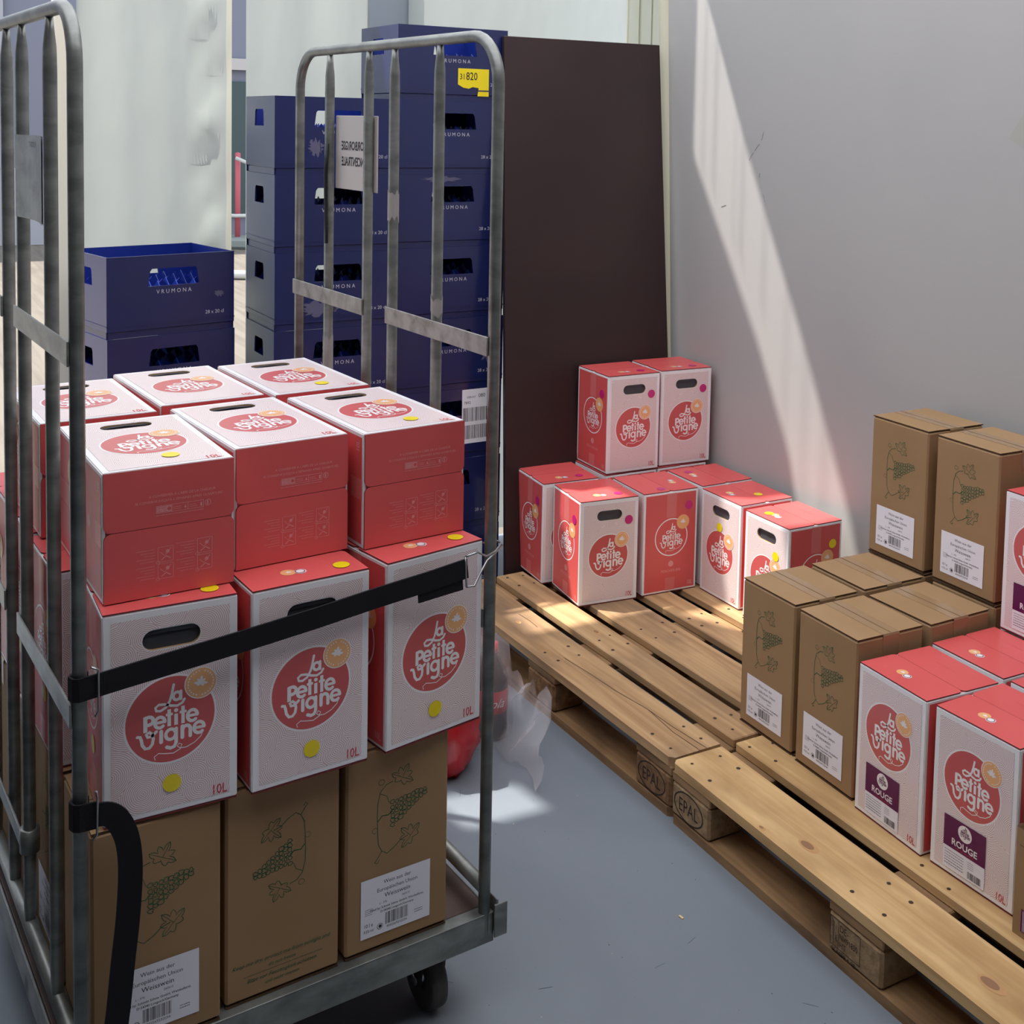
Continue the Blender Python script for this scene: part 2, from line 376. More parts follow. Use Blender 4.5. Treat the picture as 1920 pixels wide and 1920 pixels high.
def logo(A, cx, cy, R, solid=True, lay=1):
    if solid:
        A.disc(cx, cy, R*1.05, 'logo white', lay, 56); A.disc(cx, cy, R, 'logo red', lay+1, 56)
    else: A.ring(cx, cy, R*.95, R*.055, 'logo white', lay+1)
    letters(A, cx, cy, R*.97 if solid else R*.85, 'logo white', lay+2, 1 if solid else .9)
    ox, oy, r = cx+R*.68, cy+R*.72, R*.36
    A.disc(ox, oy, r*1.04, 'logo white' if solid else 'logo orange', lay+3, 32); A.disc(ox, oy, r*.98, 'logo orange', lay+4, 32)
    if solid:
        for i in range(26):
            a = 2*PI*i/26
            if i in (6, 19): continue
            A.rect(ox+math.cos(a)*r*.8-r*.04, oy+math.sin(a)*r*.8-r*.05, ox+math.cos(a)*r*.8+r*.04, oy+math.sin(a)*r*.8+r*.05, 'logo white', lay+5)
    A.poly(leaf_pts(ox, oy, r*.48, -.15), 'logo white', lay+5)
def SM(P, k=5):
    out = []
    for i in range(len(P)-1):
        a, b, c, d = (Vector(P[max(i-1, 0)]), Vector(P[i]), Vector(P[i+1]), Vector(P[min(i+2, len(P)-1)]))
        for j in range(k):
            t = j/k; out.append(.5*((2*b)+(c-a)*t+(2*a-5*b+4*c-d)*t*t+(3*b-a-3*c+d)*t**3))
    return out+[Vector(P[-1])]
def face_frame(f, a, b, c):
    return {'front': ((0, 0, 0), (1, 0, 0), (0, 0, 1)), 'back': ((a, b, 0), (-1, 0, 0), (0, 0, 1)), 'left': ((0, b, 0), (0, -1, 0), (0, 0, 1)),
            'right': ((a, 0, 0), (0, 1, 0), (0, 0, 1)), 'top': ((0, 0, c), (1, 0, 0), (0, 1, 0)), 'bottom': ((0, b, 0), (1, 0, 0), (0, -1, 0))}[f]
def stadium(x0, x1, y0, y1, n=8):
    r = (y1-y0)/2; return arc(x1-r, y0+r, r, r, -90, 90, n)+arc(x0+r, y0+r, r, r, 90, 270, n)
def holed(mb, outer, holes, T, m, flip=False):
    loops = [[Vector((x, y, 0)) for x, y in L] for L in [outer]+holes]
    flat = [p for L in loops for p in L]; vs = [mb.bm.verts.new(T(p.x, p.y)) for p in flat]; k = mb.mi(m)
    for t in tessellate_polygon(loops):
        try: mb.bm.faces.new([vs[i] for i in t]).material_index = k
        except Exception: pass
    return vs

# ------------------------------------------------------------ the place
def struct(o): o['kind'] = 'structure'; return o
FR = lambda nm, me: link(nm, me, None, (OX, OY, 0), TH)
WV = 0.985
def floor():
    mb = MB(); mb.box(-.74, 5.2, -3.3, WV+.02, -.05, 0, 'floor paint'); A = Art(); q = random.Random(6)
    for _ in range(150):
        x, y = q.uniform(.6, 2.8), q.uniform(-1.2, 0); r_ = q.uniform(.0006, .0022); A.disc(x, y, r_, q.choice(('floor speck', 'floor speck', 'residue', 'chip wood')), 1, 7, r_*q.uniform(.4, 1))
    for _ in range(16):
        x, y = q.uniform(.8, 2.6), q.uniform(-1.1, -.05); a = q.uniform(0, 3.1); l = q.uniform(.006, .03); A.stroke([(x, y), (x+l*math.cos(a), y+l*math.sin(a))], .0008, 'floor speck', 2, False)
    A.emit(mb, (0, 0, 0), (1, 0, 0), (0, 1, 0), .0002); struct(mb.obj('floor', loc=(OX, OY, 0), rot=TH))
    mb = MB(); mb.box(-30, -.745, -30, 20, -.06, -.004, 'planks'); struct(mb.obj('ground', loc=(OX, OY, 0), rot=TH))
floor()
def wall_right():
    mb = MB(); edge = [(-.085, 0), (-.155, .85), (-.225, 2.05), (-.28, 3.0)]
    pl = edge+[(5.2, 3.0), (5.2, 0)]
    mb.bm.faces.ensure_lookup_table()
    n = len(pl); k = mb.mi('wall panel'); ke = mb.mi('wall edge')
    a = [mb.bm.verts.new((u, WV, z)) for u, z in pl]; c = [mb.bm.verts.new((u, WV+.05, z)) for u, z in pl]
    mb.bm.faces.new(a).material_index = k; mb.bm.faces.new(c[::-1]).material_index = k
    for i in range(n): mb.bm.faces.new([a[i], a[(i+1) % n], c[(i+1) % n], c[i]]).material_index = ke if i < 3 else k
    A = Art(); P = lambda *q: [(u, z) for u, z in q]
    for st_ in ([(.263, 1.508), (.272, 1.522), (.284, 1.534)], [(.289, 1.540), (.300, 1.552), (.313, 1.562)], [(.322, 1.575), (.326, 1.585), (.331, 1.602)]): A.stroke(st_, .0022, 'scuff', cap=False)
    A.stroke([(.122, 1.345), (.132, 1.348), (.145, 1.352)], .003, 'scuff')
    A.stroke([(.318, 1.455), (.319, 1.468)], .0025, 'scuff'); A.stroke([(.34, 1.40), (.35, 1.375)], .001, 'scuff'); A.disc(.80, .80, .006, 'torn patch'); A.disc(.86, 1.02, .004, 'torn patch')
    A.poly([(1.30, 1.60), (1.34, 1.66), (1.40, 1.70), (1.42, 1.56), (1.36, 1.57)], 'torn patch')
    A.emit(mb, (0, WV, 0), (1, 0, 0), (0, 0, 1))
    struct(mb.obj('wall_right', loc=(OX, OY, 0), rot=TH))
    # rounded cream edge profile of the panel
    mb = MB(); mb.tube([(u-.028, WV+.012, z) for u, z in edge], .030, 'edge sheet', 14); struct(mb.obj('trim_1', loc=(OX, OY, 0), rot=TH))
wall_right()
CUP = -.73
def sheet(name, v0, v1, z0, z1, m, fold, nf, seed, hem=None, wr=0):
    mb = MB(); r = random.Random(seed); nv = max(8, int((v1-v0)*110)); nz = 50; k = mb.mi(m); kh = mb.mi(hem or m)
    ph = [r.uniform(0, 6.28) for _ in range(6)]; G = []
    for i in range(nv+1):
        row = []
        for j in range(nz+1):
            v = v0+(v1-v0)*i/nv; z = z0+(z1-z0)*j/nz; s = (v-v0)/(v1-v0)
            x = CUP+fold*(math.sin(nf*2*PI*s+ph[0]+.35*math.sin(z*1.3+ph[1]))+.4*math.sin(nf*4.3*PI*s+ph[2]+.5*z))
            if wr:
                e = max(0, 1-abs(s-.84)/.15); x += wr*e*(math.sin(z*17+ph[3]+9*s)+.6*math.sin(z*31+ph[4]-12*s))
            row.append(mb.bm.verts.new((x, v, z)))
        G.append(row)
    for i in range(nv):
        for j in range(nz):
            f = mb.bm.faces.new([G[i][j], G[i+1][j], G[i+1][j+1], G[i][j+1]]); f.smooth = True
            f.material_index = kh if (hem and (i >= nv-2)) else k
    return mb.obj(name, loc=(OX, OY, 0), rot=TH)
c1 = sheet('curtain', -.955, -.455, .03, 3.0, 'curtain sheet', .012, 1.5, 1, 'curtain hem', .030)
tag(c1, 'white plastic curtain with crinkled right hem behind the short crate stack', 'curtain', 'white plastic curtains')
c2 = sheet('curtain', -.405, .04, .03, 3.0, 'curtain sheet', .012, 1.2, 5, None, .0)
tag(c2, 'white plastic curtain rising behind the shorter of the two tall crate stacks', 'curtain', 'white plastic curtains')
c3 = sheet('curtain', .185, 1.13, .03, 3.0, 'curtain sheet', .006, 1.0, 9)
tag(c3, 'smooth white plastic curtain above the dark leaning board', 'curtain', 'white plastic curtains')
def back_posts():
    mb = MB(); mb.box(CUP-.05, CUP-.01, .03, .20, 0, 3.0, 'post grey', .003)
    struct(mb.obj('trim_2', loc=(OX, OY, 0), rot=TH))
    mb = MB(); mb.box(CUP-.03, CUP+.03, -1.025, -.985, 0, 3.0, 'wall edge', .004)
    struct(mb.obj('trim_3', loc=(OX, OY, 0), rot=TH))
    mb = MB(); mb.box(CUP-.06, CUP+.0, 1.20, 1.255, 0, 3.0, 'curtain hem', .004); mb.box(CUP-.03, CUP+.0, 1.14, 1.195, 0, 3.0, 'curtain hem', .004)
    mb.box(CUP-.06, CUP, 1.26, 3.0, 0, 3.0, 'curtain hem')
    struct(mb.obj('trim_4', loc=(OX, OY, 0), rot=TH))
back_posts()
ROOFZ = 3.0
def roof():
    mb = MB()
    #h1 = [(-.25, .70), (-.474, .50), (-.278, .317), (-.205, .216), (-.30, .0), (-.38, -.10), (-.38, -.30), (-.42, -.30), (-.42, -.80), (-.70, -.80), (-.70, -.28), (-.50, -.28)]
    hA = [(-.31, .725), (-.508, .525), (-.311, .34), (-.237, .238), (-.25, .05), (-.30, -.02), (-.36, -.10), (-.37, -.30), (-.24, -.24), (-.02, -.12), (.015, .08), (-.001, .204), (-.08, .351), (-.199, .523), (-.27, .66)]  # made-up roof holes, outlined so the sun forms the lit patches below
    hB = [(-.70, -.78), (-.45, -.78), (-.44, -.30), (-.70, -.30)]
    hC = [(-.06, -1.33), (.09, -1.30), (.10, -1.10), (-.03, -1.12)]
    out = [(-.79, -3.3), (3.1, -3.3), (3.1, WV+.06), (-.79, WV+.06)]
    holed(mb, out, [hA, hB, hC], lambda x, y: (x, y, ROOFZ), 'roof sheet')
    holed(mb, [(3.1, -3.3), (5.25, -3.3), (5.25, WV+.06), (3.1, WV+.06)], [], lambda x, y: (x, y, ROOFZ), 'dark tent')
    # narrow strips added over the roof hole to cast streaks on the wall
    for s_, wd, a, b in ((.97, .008, -.47, -.26), (.90, .012, -.42, -.16), (.79, .006, -.36, -.10), (.74, .012, -.33, -.08), (.62, .010, -.26, -.02), (.50, .008, -.24, .03), (.40, .010, -.24, .03), (.30, .014, -.24, .03)):
        mb.face([(a, a+s_, ROOFZ+.004), (b, b+s_, ROOFZ+.004), (b-wd, b+s_+wd, ROOFZ+.004), (a-wd, a+s_+wd, ROOFZ+.004)], 'streak strip')
    struct(mb.obj('ceiling', loc=(OX, OY, 0), rot=TH))
roof()
def dark_sides():
    mb = MB(); mb.box(5.2, 5.25, -3.3, WV+.05, 0, 3, 'dark tent'); struct(mb.obj('wall_front', loc=(OX, OY, 0), rot=TH))
    mb = MB(); mb.box(.1, 5.2, -2.35, -2.3, 0, 3, 'dark side'); mb.face([(-.74, -2.32, 0), (.1, -2.32, 0), (.1, -2.32, 3), (-.74, -2.32, 3)], 'side sheet'); struct(mb.obj('wall_left', loc=(OX, OY, 0), rot=TH))
dark_sides()
def shade_blocker():
    mb = MB(); mb.box(.9, 2.9, -1.80, -1.76, 0, 1.9, 'dark side'); struct(mb.obj('wall_shade_blocker', loc=(OX, OY, 0), rot=TH))  # unseen panel added to darken the trolley's left side and the floor there
shade_blocker()
def outside():
    mb = MB(); mb.box(-13, -12.8, -30, 4, 0, 6, 'building'); mb.box(-12.79, -12.74, -9.2, -8.9, 0, 6, 'pale plinth')
    mb.box(-12.79, -12.76, 1.7, 4, 0.3, 2.1, 'dark green'); mb.box(-12.79, -12.70, 1.7, 4, 2.25, 2.40, 'plate white'); mb.box(-12.79, -12.72, -30, 1.69, 0, .95, 'pale plinth'); mb.box(-12.79, -12.70, -.35, -.07, .95, 6, 'pale plinth')
    tag(struct(mb.obj('wall_outside', loc=(OX, OY, 0), rot=TH)))
outside()
def red_post():
    p = Vector((-3.9, 15.2, 0)); r = thing('barrier_post', p, 0, 'red barrier post in a stone foot outside, seen between the curtains', 'post')
    mb = MB(); mb.lathe([(0, .05), (.035, .05), (.035, 1.18), (0, 1.19)], 'red post', 12); mb.obj('post', r)
    mb = MB(); mb.box(-.35, .35, -.25, .25, 0, .13, 'stone', .03); mb.obj('foot', r)
    mb = MB(); q = [(0, 0, 1.12), (.25, 0, 1.02), (.6, 0, .96), (1.1, 0, 1.0)]; mb.tube(q, .025, 'rope', 6)
    mb.tube([(-.6, 0, .42), (0, 0, .40), (1.1, 0, .44)], .025, 'rope', 6)
    tag(mb.obj('barrier_rope', None, loc=p+Vector((0, -.09, 0))), 'white rope slung from the red barrier post outside', 'rope')
    mb = MB(); mb.tube([(-4.6, 12.25, .045), (-2.4, 12.1, .045)], .045, 'rope', 8); tag(mb.obj('pipe', None), 'white pipe lying on the planks outside between the curtains', 'pipe')
red_post()

def dark_board():
    mb = MB(); L = 1.908; mb.box(0, .018, 0, .635, 0, L, 'dark board', .0015)
    for v in mb.bm.verts:
        if v.co.y < .3: v.co.y += -.040+.050*v.co.z/L
    o = mb.obj('leaning_board', loc=W(-.046, .305, 0.003), rot=(0, -math.asin(.18/1.9), TH))
    tag(o, 'tall dark brown board leaning at the end of the far pallet', 'board')
dark_board()

# ------------------------------------------------------------ pallets
rnd_ = random.Random(21).uniform
def board(x0, x1, y0, y1, z0, z1, m, nails=(), knots=(), cham=0, cracks=()):
    mb = MB(); c = cham
    if c: mb.prism([(x0+c, y0), (x1-c, y0), (x1, y0+c), (x1, y1), (x0, y1), (x0, y0+c)], z0, z1, m)
    else: mb.box(x0, x1, y0, y1, z0, z1, m, .0025)
    A = Art()
    for x, y in nails: A.disc(x, y, rnd_(.0038, .0052), 'nail', 3, 10)
    for x, y, r in knots:
        A.disc(x+.002, y, r*1.25, 'knot mid', 1, 24, r*.62); A.disc(x-.002, y, r*.8, 'knot dark', 2, 20, r*.42)
    for c_ in cracks: A.stroke(c_, .0016, 'nail', 3, False)
    A.emit(mb, (0, 0, z1), (1, 0, 0), (0, 1, 0)); return mb
def pallet(loc, yaw, new, label, art):
    r = thing('wooden_pallet', loc, yaw, label, 'pallet', None)
    wd, bl = ('new wood', 'particle block') if new else ('old wood', 'old block')
    ys = [(0, .145), (.18625, .28625), (.3275, .4725), (.51375, .61375), (.655, .8)]
    rnd = random.Random(3 if new else 8)
    for i, (a, b) in enumerate(ys):
        nails = [(xc+sx*.035+rnd.uniform(-.01, .01), (a+b)/2+sy*(b-a)*.27+rnd.uniform(-.008, .008)) for xc in (.0725, .6, 1.1275) for sx in (-1, 1) for sy in (-1, 1)]
        kn = []
        if new and i == 0: kn = [(.405, .055, .022), (.865, .062, .024), (.31, .012, .008)]
        if not new and i == 1: kn = [(.52, .235, .014)]
        if not new and i == 0: kn = [(.35, .07, .010)]
        o = board(0, 1.2, a, b, .122, .144, wd, nails, kn, .012 if i in (0,) else 0, [[(.62, .062), (.74, .072), (.86, .078), (.97, .092), (1.08, .094), (1.2, .104)], [(.98, .092), (1.1, .079), (1.2, .083)], [(.30, .10), (.36, .104), (.41, .101)]] if (not new and i == 0) else ()).obj('deck_board', r)
    if not new: pass
    for x in (0, .5275, 1.055): board(x, x+.145, 0.002, .798, .1, .1219, 'base wood').obj('stringer_board', r)
    for a, b in ((0, .1), (.3275, .4725), (.7, .8)): board(0, 1.2, a, b, 0, .022, 'base wood', cham=.012 if a == 0 else 0).obj('base_board', r)
    for x in (0, .5275, 1.055):
        for a, b in ((0, .1), (.3275, .4725), (.7, .8)):
            mb = MB(); mb.box(x+.001, x+.144, a+.001, b-.001, .0221, .0999, bl, .006)
            if a == 0:
                A = Art(); art(A, x); A.emit(mb, (0, .001, 0), (1, 0, 0), (0, 0, 1), .0005)
            mb.obj('block', r)
    return r
def epal(A, x):
    if x in (0, 1.055):
        c = x+.068; A.ring(c, .061, .054, .0034, 'brand ink', 1, 40, .033); A.text('EPAL', c, .0455, .044, 'brand ink', 1, sx=.78)
    else:
        x0, x1, y0, y1 = x+.008, x+.088, .036, .092
        for p in ([(x0, y0), (x1, y0)], [(x1, y0), (x1, y1)], [(x1, y1), (x0, y1)], [(x0, y1), (x0, y0)], [(x0+.022, y0), (x0+.022, y1)]): A.stroke(p, .0012, 'brand ink', 1, False)
        A.text('DE-', x0+.026, y1-.019, .019, 'brand ink', 1, 'l', .8); A.text('NI491850', x0+.025, y1-.035, .017, 'brand ink', 1, 'l', .72); A.text('HT', x0+.026, y1-.051, .017, 'brand ink', 1, 'l', .8)
        A.text('95A099-4-08', x0+.004, y0-.012, .013, 'brand ink', 1, 'l', .95)
        A.stroke([(x0+.009, y0+.004), (x0+.009, y1-.006)], .001, 'brand ink', 1)
        for k in range(6): A.stroke([(x0+.009, y0+.010+k*.007), (x0+.004, y0+.017+k*.007)], .001, 'brand ink', 1)
        A.text('IPPC', x0+.0195, y0+.012, .009, 'brand ink', 1, 'l', 1, 0, 0, PI/2)
P1 = (-.3064, 3.7658, 0); P1Y = -1.03; P2 = (.3115, 2.7284, 0); P2Y = -1.0548
pallet(P1, P1Y, False, 'weathered wooden pallet with the white and red cartons by the dark board', lambda A, x: epal(A, x) if x > 1 else None)
pallet(P2, P2Y, True, 'light new wooden pallet in the right foreground holding brown and red cartons', epal)

# ------------------------------------------------------------ cartons
RA, RB, RC = .1993, .1996, .3265
BA, BB, BC = .1947, .193, .3626
G = .0028
_M = {}
def cached(key, fn):
    if key not in _M: _M[key] = fn()
    return _M[key]
def white_face(A, rouge):
    m = .012
    A.rect(m, m, RA-m, RC-.014, 'ring print', 1)
    if rouge:
        logo(A, .0945, .202, .066, True, 2)
    else: logo(A, .098, .149, .066, True, 2)
    A.text('10L', RA-.016, .014, .022, 'ink red', 3, 'r', .75, .01)
def red_face(A, wd):
    A.rect(.0075, .009, wd-.0075, RC-.009, 'red card', 1)
    A.rect(wd*.42, RC-.085, wd*.60, RC-.008, 'red tape', 2); A.rect(wd*.42, .008, wd*.60, .048, 'red tape', 2)
    logo(A, .103, .178, .062, False, 2)
    A.disc(.104, .092, .0095, 'faded white', 2, 20); A.text('PENCHER-BIB', .104, .066, .012, 'faded white', 2)
    A.text('10L', wd-.014, .017, .018, 'faded white', 3, 'r', .75, .02)
def red_body(rouge):
    def f():
        mb = MB(); b = bmesh.new(); bmesh.ops.create_cube(b, size=1)
        for v in b.verts: v.co = Vector(((v.co.x+.5)*RA, (v.co.y+.5)*RB, G+(v.co.z+.5)*(RC-2*G)))
        bmesh.ops.bevel(b, geom=b.edges[:], offset=.0018, segments=2, affect='EDGES')
        ff = min(b.faces, key=lambda q: q.calc_center_median().y-q.calc_area()*10)
        outer = [(v.co.x, v.co.z) for v in ff.verts]; bmesh.ops.delete(b, geom=[ff], context='FACES_ONLY'); mb.merge(b, 'white card')
        for v in list(mb.bm.verts):
            if not v.link_faces: mb.bm.verts.remove(v)
        A = Art(); white_face(A, rouge)
        hole = stadium(.057, .143, RC-.066, RC-.035)
        if rouge:
            holed(mb, outer, [], lambda x, y: (x, 0, y), 'white card')
            A.emit(mb, (0, 0, 0), (1, 0, 0), (0, 0, 1))
        else:
            holed(mb, outer, [hole], lambda x, y: (x, 0, y), 'white card')
            P0 = A.P[0]; A.P = A.P[1:]
            m = .012; holed(mb, [(m, m), (RA-m, m), (RA-m, RC-.014), (m, RC-.014)], [stadium(.0555, .1445, RC-.0675, RC-.0335)], lambda x, y: (x, -.0004, y), 'ring print')
            A.emit(mb, (0, 0, 0), (1, 0, 0), (0, 0, 1))
            n = len(hole); k = mb.mi('brown card')
            for i in range(n):
                (x0, y0), (x1, y1) = hole[i], hole[(i+1) % n]
                mb.face([(x0, 0, y0), (x1, 0, y1), (x1, .005, y1), (x0, .005, y0)], 'brown card')
        O, ex, ey = face_frame('back', RA, RB, RC); A = Art(); A.rect(.012, .012, RA-.012, RC-.014, 'ring print'); logo(A, .098, .149, .066, True, 2); A.emit(mb, O, ex, ey)
        for fc in ('left', 'right'):
            O, ex, ey = face_frame(fc, RA, RB, RC); A = Art(); red_face(A, RB); A.emit(mb, O, ex, ey)
        mb.face([(.004, RB*.5-.014, RC-G+.0001), (RA-.004, RB*.5-.014, RC-G+.0001), (RA-.004, RB*.5+.014, RC-G+.0001), (.004, RB*.5+.014, RC-G+.0001)], 'red card')
        mb.face([(.004, RB*.46-.014, G-.0001), (RA-.004, RB*.46-.014, G-.0001), (RA-.004, RB*.46+.014, G-.0001), (.004, RB*.46+.014, G-.0001)], 'red card')
        return mb.mesh('carton_body')
    return cached(('rb', rouge), f)
def flap_poly(a, y0, y1, seam_hi, r=.011):
    x0, x1 = .0012, a-.0012
    if seam_hi: return [(x0, y0), (x1, y0)]+arc(x1-r, y1-r, r, r, 0, 90, 5)+arc(x0+r, y1-r, r, r, 90, 180, 5)
    return [(x1, y1), (x0, y1)]+arc(x0+r, y0+r, r, r, 180, 270, 5)+arc(x1-r, y0+r, r, r, 270, 360, 5)
def flap(kind, which, side):
    """which = front or back flap; side = top or bottom"""
    def f():
        a, b, c = (RA, RB, RC) if kind == 'red' else (BA, BB, BC)
        mb = MB(); s = b*.5; y0, y1 = (.0008, s-.0004) if which == 'front' else (s+.0004, b-.0008)
        if kind == 'red' and side == 'bottom':
            s = b*.46; y0, y1 = (.0008, s-.0004) if which == 'front' else (s+.0004, b-.0008)
        pl = flap_poly(a, y0, y1, which == 'front'); cm, tm = ('flap edge', 'red card') if kind == 'red' else ('brown card edge', 'brown card')
        z0, z1 = (c-G+.0002, c) if side == 'top' else (0, G-.0002)
        if side == 'top': mb.prism(pl, z0, z1, cm, tm)
        else:
            mb.prism(pl[::-1], z0, z1, cm, cm)
            mb.mi(tm); mb.face([(x, y, -.0003) for x, y in pl], tm)
        A = Art()
        if kind == 'red' and side == 'top':
            if which == 'front':
                A.disc(.078, .048, .0125, 'logo orange', 1, 24); A.poly(leaf_pts(.079, .048, .006), 'logo white', 2)
                A.disc(.097, .043, .0098, 'logo white', 2, 20); A.disc(.0965, .0435, .0085, 'purple label', 3, 20); A.disc(.0965, .0435, .0066, 'logo white', 4, 20)
            else: A.scribble(.07, .125, .15, .0022, 'ink red', 1)
            A.emit(mb, (0, 0, c), (1, 0, 0), (0, 1, 0))
        if kind == 'red' and side == 'bottom':
            # seen from below: x right, y' = b - y upwards when the carton lies on its back
            if which == 'front':      # upper half as the lying carton is seen (y small = up)
                A.text("A CONSERVER A L'ABRI DE LA CHALEUR", .118, RB-.046, .0056, 'faded white', 1)
                A.text("SE CONSERVE JUSQU'A 6 SEMAINES APRES OUVERTURE", .113, RB-.054, .0054, 'faded white', 1)
                x0, x1, q0, q1 = .078, .150, RB-.071, RB-.060
                for p in ([(x0, q0), (x1, q0)], [(x1, q0), (x1, q1)], [(x1, q1), (x0, q1)], [(x0, q1), (x0, q0)], [(x0+.024, q0), (x0+.024, q1)], [(x0+.048, q0), (x0+.048, q1)]): A.stroke(p, .0007, 'faded white', 1, False)
                A.rect(x0+.001, q0+.001, x0+.023, q1-.001, 'faded white', 1)
                A.text('PENSEZ', x0+.009, q0+.006, .0042, 'red card', 2); A.text('AU TRI', x0+.009, q0+.0018, .0042, 'red card', 2); A.disc(x0+.0195, q0+.0055, .003, 'red card', 2, 14)
                A.scribble(x0+.026, x0+.038, q0+.003, .0014, 'faded white', 1, 5); A.scribble(x0+.026, x0+.038, q0+.006, .0014, 'faded white', 1, 6)
                A.scribble(x0+.050, x0+.062, q0+.003, .0014, 'faded white', 1, 7); A.scribble(x0+.050, x0+.060, q0+.006, .0014, 'faded white', 1, 8)
                A.poly([(x0+.042, q0+.003), (x0+.046, q0+.003), (x0+.044, q0+.008)], 'faded white', 1); A.rect(x0+.067, q0+.002, x0+.070, q0+.008, 'faded white', 1)
                A.ring(.157, q0+.006, .0045, .0009, 'faded white', 1, 16); A.rect(.1555, q0+.003, .1575, q0+.009, 'faded white', 1)
                A.scribble(x0, x1, q0-.004, .0016, 'faded white', 1, 9)
            else:
                for cx, cy in ((.092, .064), (.092, .038), (.152, .068), (.152, .042)):
                    h = .0115
                    for p in ([(cx-h, cy-h), (cx+h, cy-h)], [(cx+h, cy-h), (cx+h, cy+h)], [(cx+h, cy+h), (cx-h, cy+h)], [(cx-h, cy+h), (cx-h, cy-h)]): A.stroke(p, .0007, 'faded white', 1, False)
                    A.ring(cx-h, cy-h, .0026, .0006, 'faded white', 1, 12)
                    A.stroke([(cx-.008, cy+.004), (cx-.002, cy-.002), (cx+.004, cy+.003), (cx+.008, cy+.009)], .0009, 'faded white', 1)
                    A.stroke([(cx-.006, cy-.008), (cx+.001, cy-.003), (cx+.007, cy-.007)], .0016, 'faded white', 1)
                    A.disc(cx+.003, cy+.004, .003, 'faded white', 1, 8)
                    for q in range(5): A.scribble(cx-h-.032+.006*(q % 3), cx-h-.005, cy+.009-q*.0045, .0013, 'faded white', 1, int(cx*1000)+q)
            A.emit(mb, (0, RB, -.0003), (1, 0, 0), (0, -1, 0))
        return mb.mesh('flap')
    return cached(('fl', kind, which, side), f)
def insert_mesh():
    def f():
        mb = MB(); hole = stadium(.050, .150, RC-.072, RC-.029)
        mb.prism([(x, -y) for x, y in hole][::-1], .0, .004, 'black plastic', tf=Matrix.Translation((0, .0055, 0)) @ Matrix.Rotation(PI/2, 4, 'X') @ Matrix.Scale(-1, 4, (0, 1, 0)) @ Matrix.Scale(-1, 4, (0, 0, 1)))
        mb.ribbon([(.056, .004, RC-.040), (.10, .0025, RC-.0385), (.144, .004, RC-.040)], (0, 0, 1), .006, .0015, 'black plastic')
        return mb.mesh('carry_handle')
    return cached('ins', f)
def rouge_label_mesh():
    def f():
        mb = MB(); A = Art(); x0, y0 = .034, .014
        A.rect(x0, y0, x0+.100, y0+.046, 'paper', 1); A.rect(x0, y0+.044, x0+.100, y0+.107, 'purple label', 2)
        A.disc(x0+.051, y0+.087, .0165, 'logo white', 3, 28); letters(A, x0+.051, y0+.089, .0155, 'purple label', 4, 1, False)
        A.text('ROUGE', x0+.051, y0+.053, .0185, 'logo white', 3, off=.02); A.text('VIN DE FRANCE', x0+.051, y0+.0465, .0062, 'ink red', 3)
        for q in range(6): A.scribble(x0+.004, x0+.050, y0+.036-q*.0055, .0022, 'grey ink' if q < 4 else 'black ink', 2, 30+q)
        for q in range(4): A.scribble(x0+.060, x0+.074, y0+.036-q*.004, .0016, 'grey ink', 2, 40+q)
        A.barcode(x0+.060, y0+.004, x0+.093, y0+.018, n=20)
        A.emit(mb, (0, 0, 0), (1, 0, 0), (0, 0, 1), .0016, .00012); return mb.mesh('product_label')
    return cached('rl', f)
def sticker_mesh(col, face, x, y, kind='red'):
    def f():
        a, b, c = (RA, RB, RC) if kind == 'red' else (BA, BB, BC)
        mb = MB(); A = Art(); A.disc(x, y, .0138, col, 1, 28); O, ex, ey = face_frame(face, a, b, c); A.emit(mb, O, ex, ey, (.0017 if face != 'top' else .0012)); return mb.mesh('round_sticker')
    return cached(('st', col, face, x, y, kind), f)
Y, Mg = 'yellow sticker', 'magenta sticker'
def red_carton(loc, yaw, label, group, rouge=False, lying=False, stick=()):
    rot = (-PI/2, 0, yaw) if lying else (0, 0, yaw)
    loc = Vector(loc)+(Vector((0, 0, RB)) if lying else Vector())
    r = link('wine_carton', None, None, loc, rot); tag(r, label, 'carton', group)
    link('carton_body', red_body(rouge), r)
    for wch in ('front', 'back'): link('top_flap', flap('red', wch, 'top'), r); link('bottom_flap', flap('red', wch, 'bottom'), r)
    if rouge: link('product_label', rouge_label_mesh(), r)
    else: link('carry_handle', insert_mesh(), r)
    for c, fc, x, y in stick: link('round_sticker', sticker_mesh(c, fc, x, y), r)
    return r
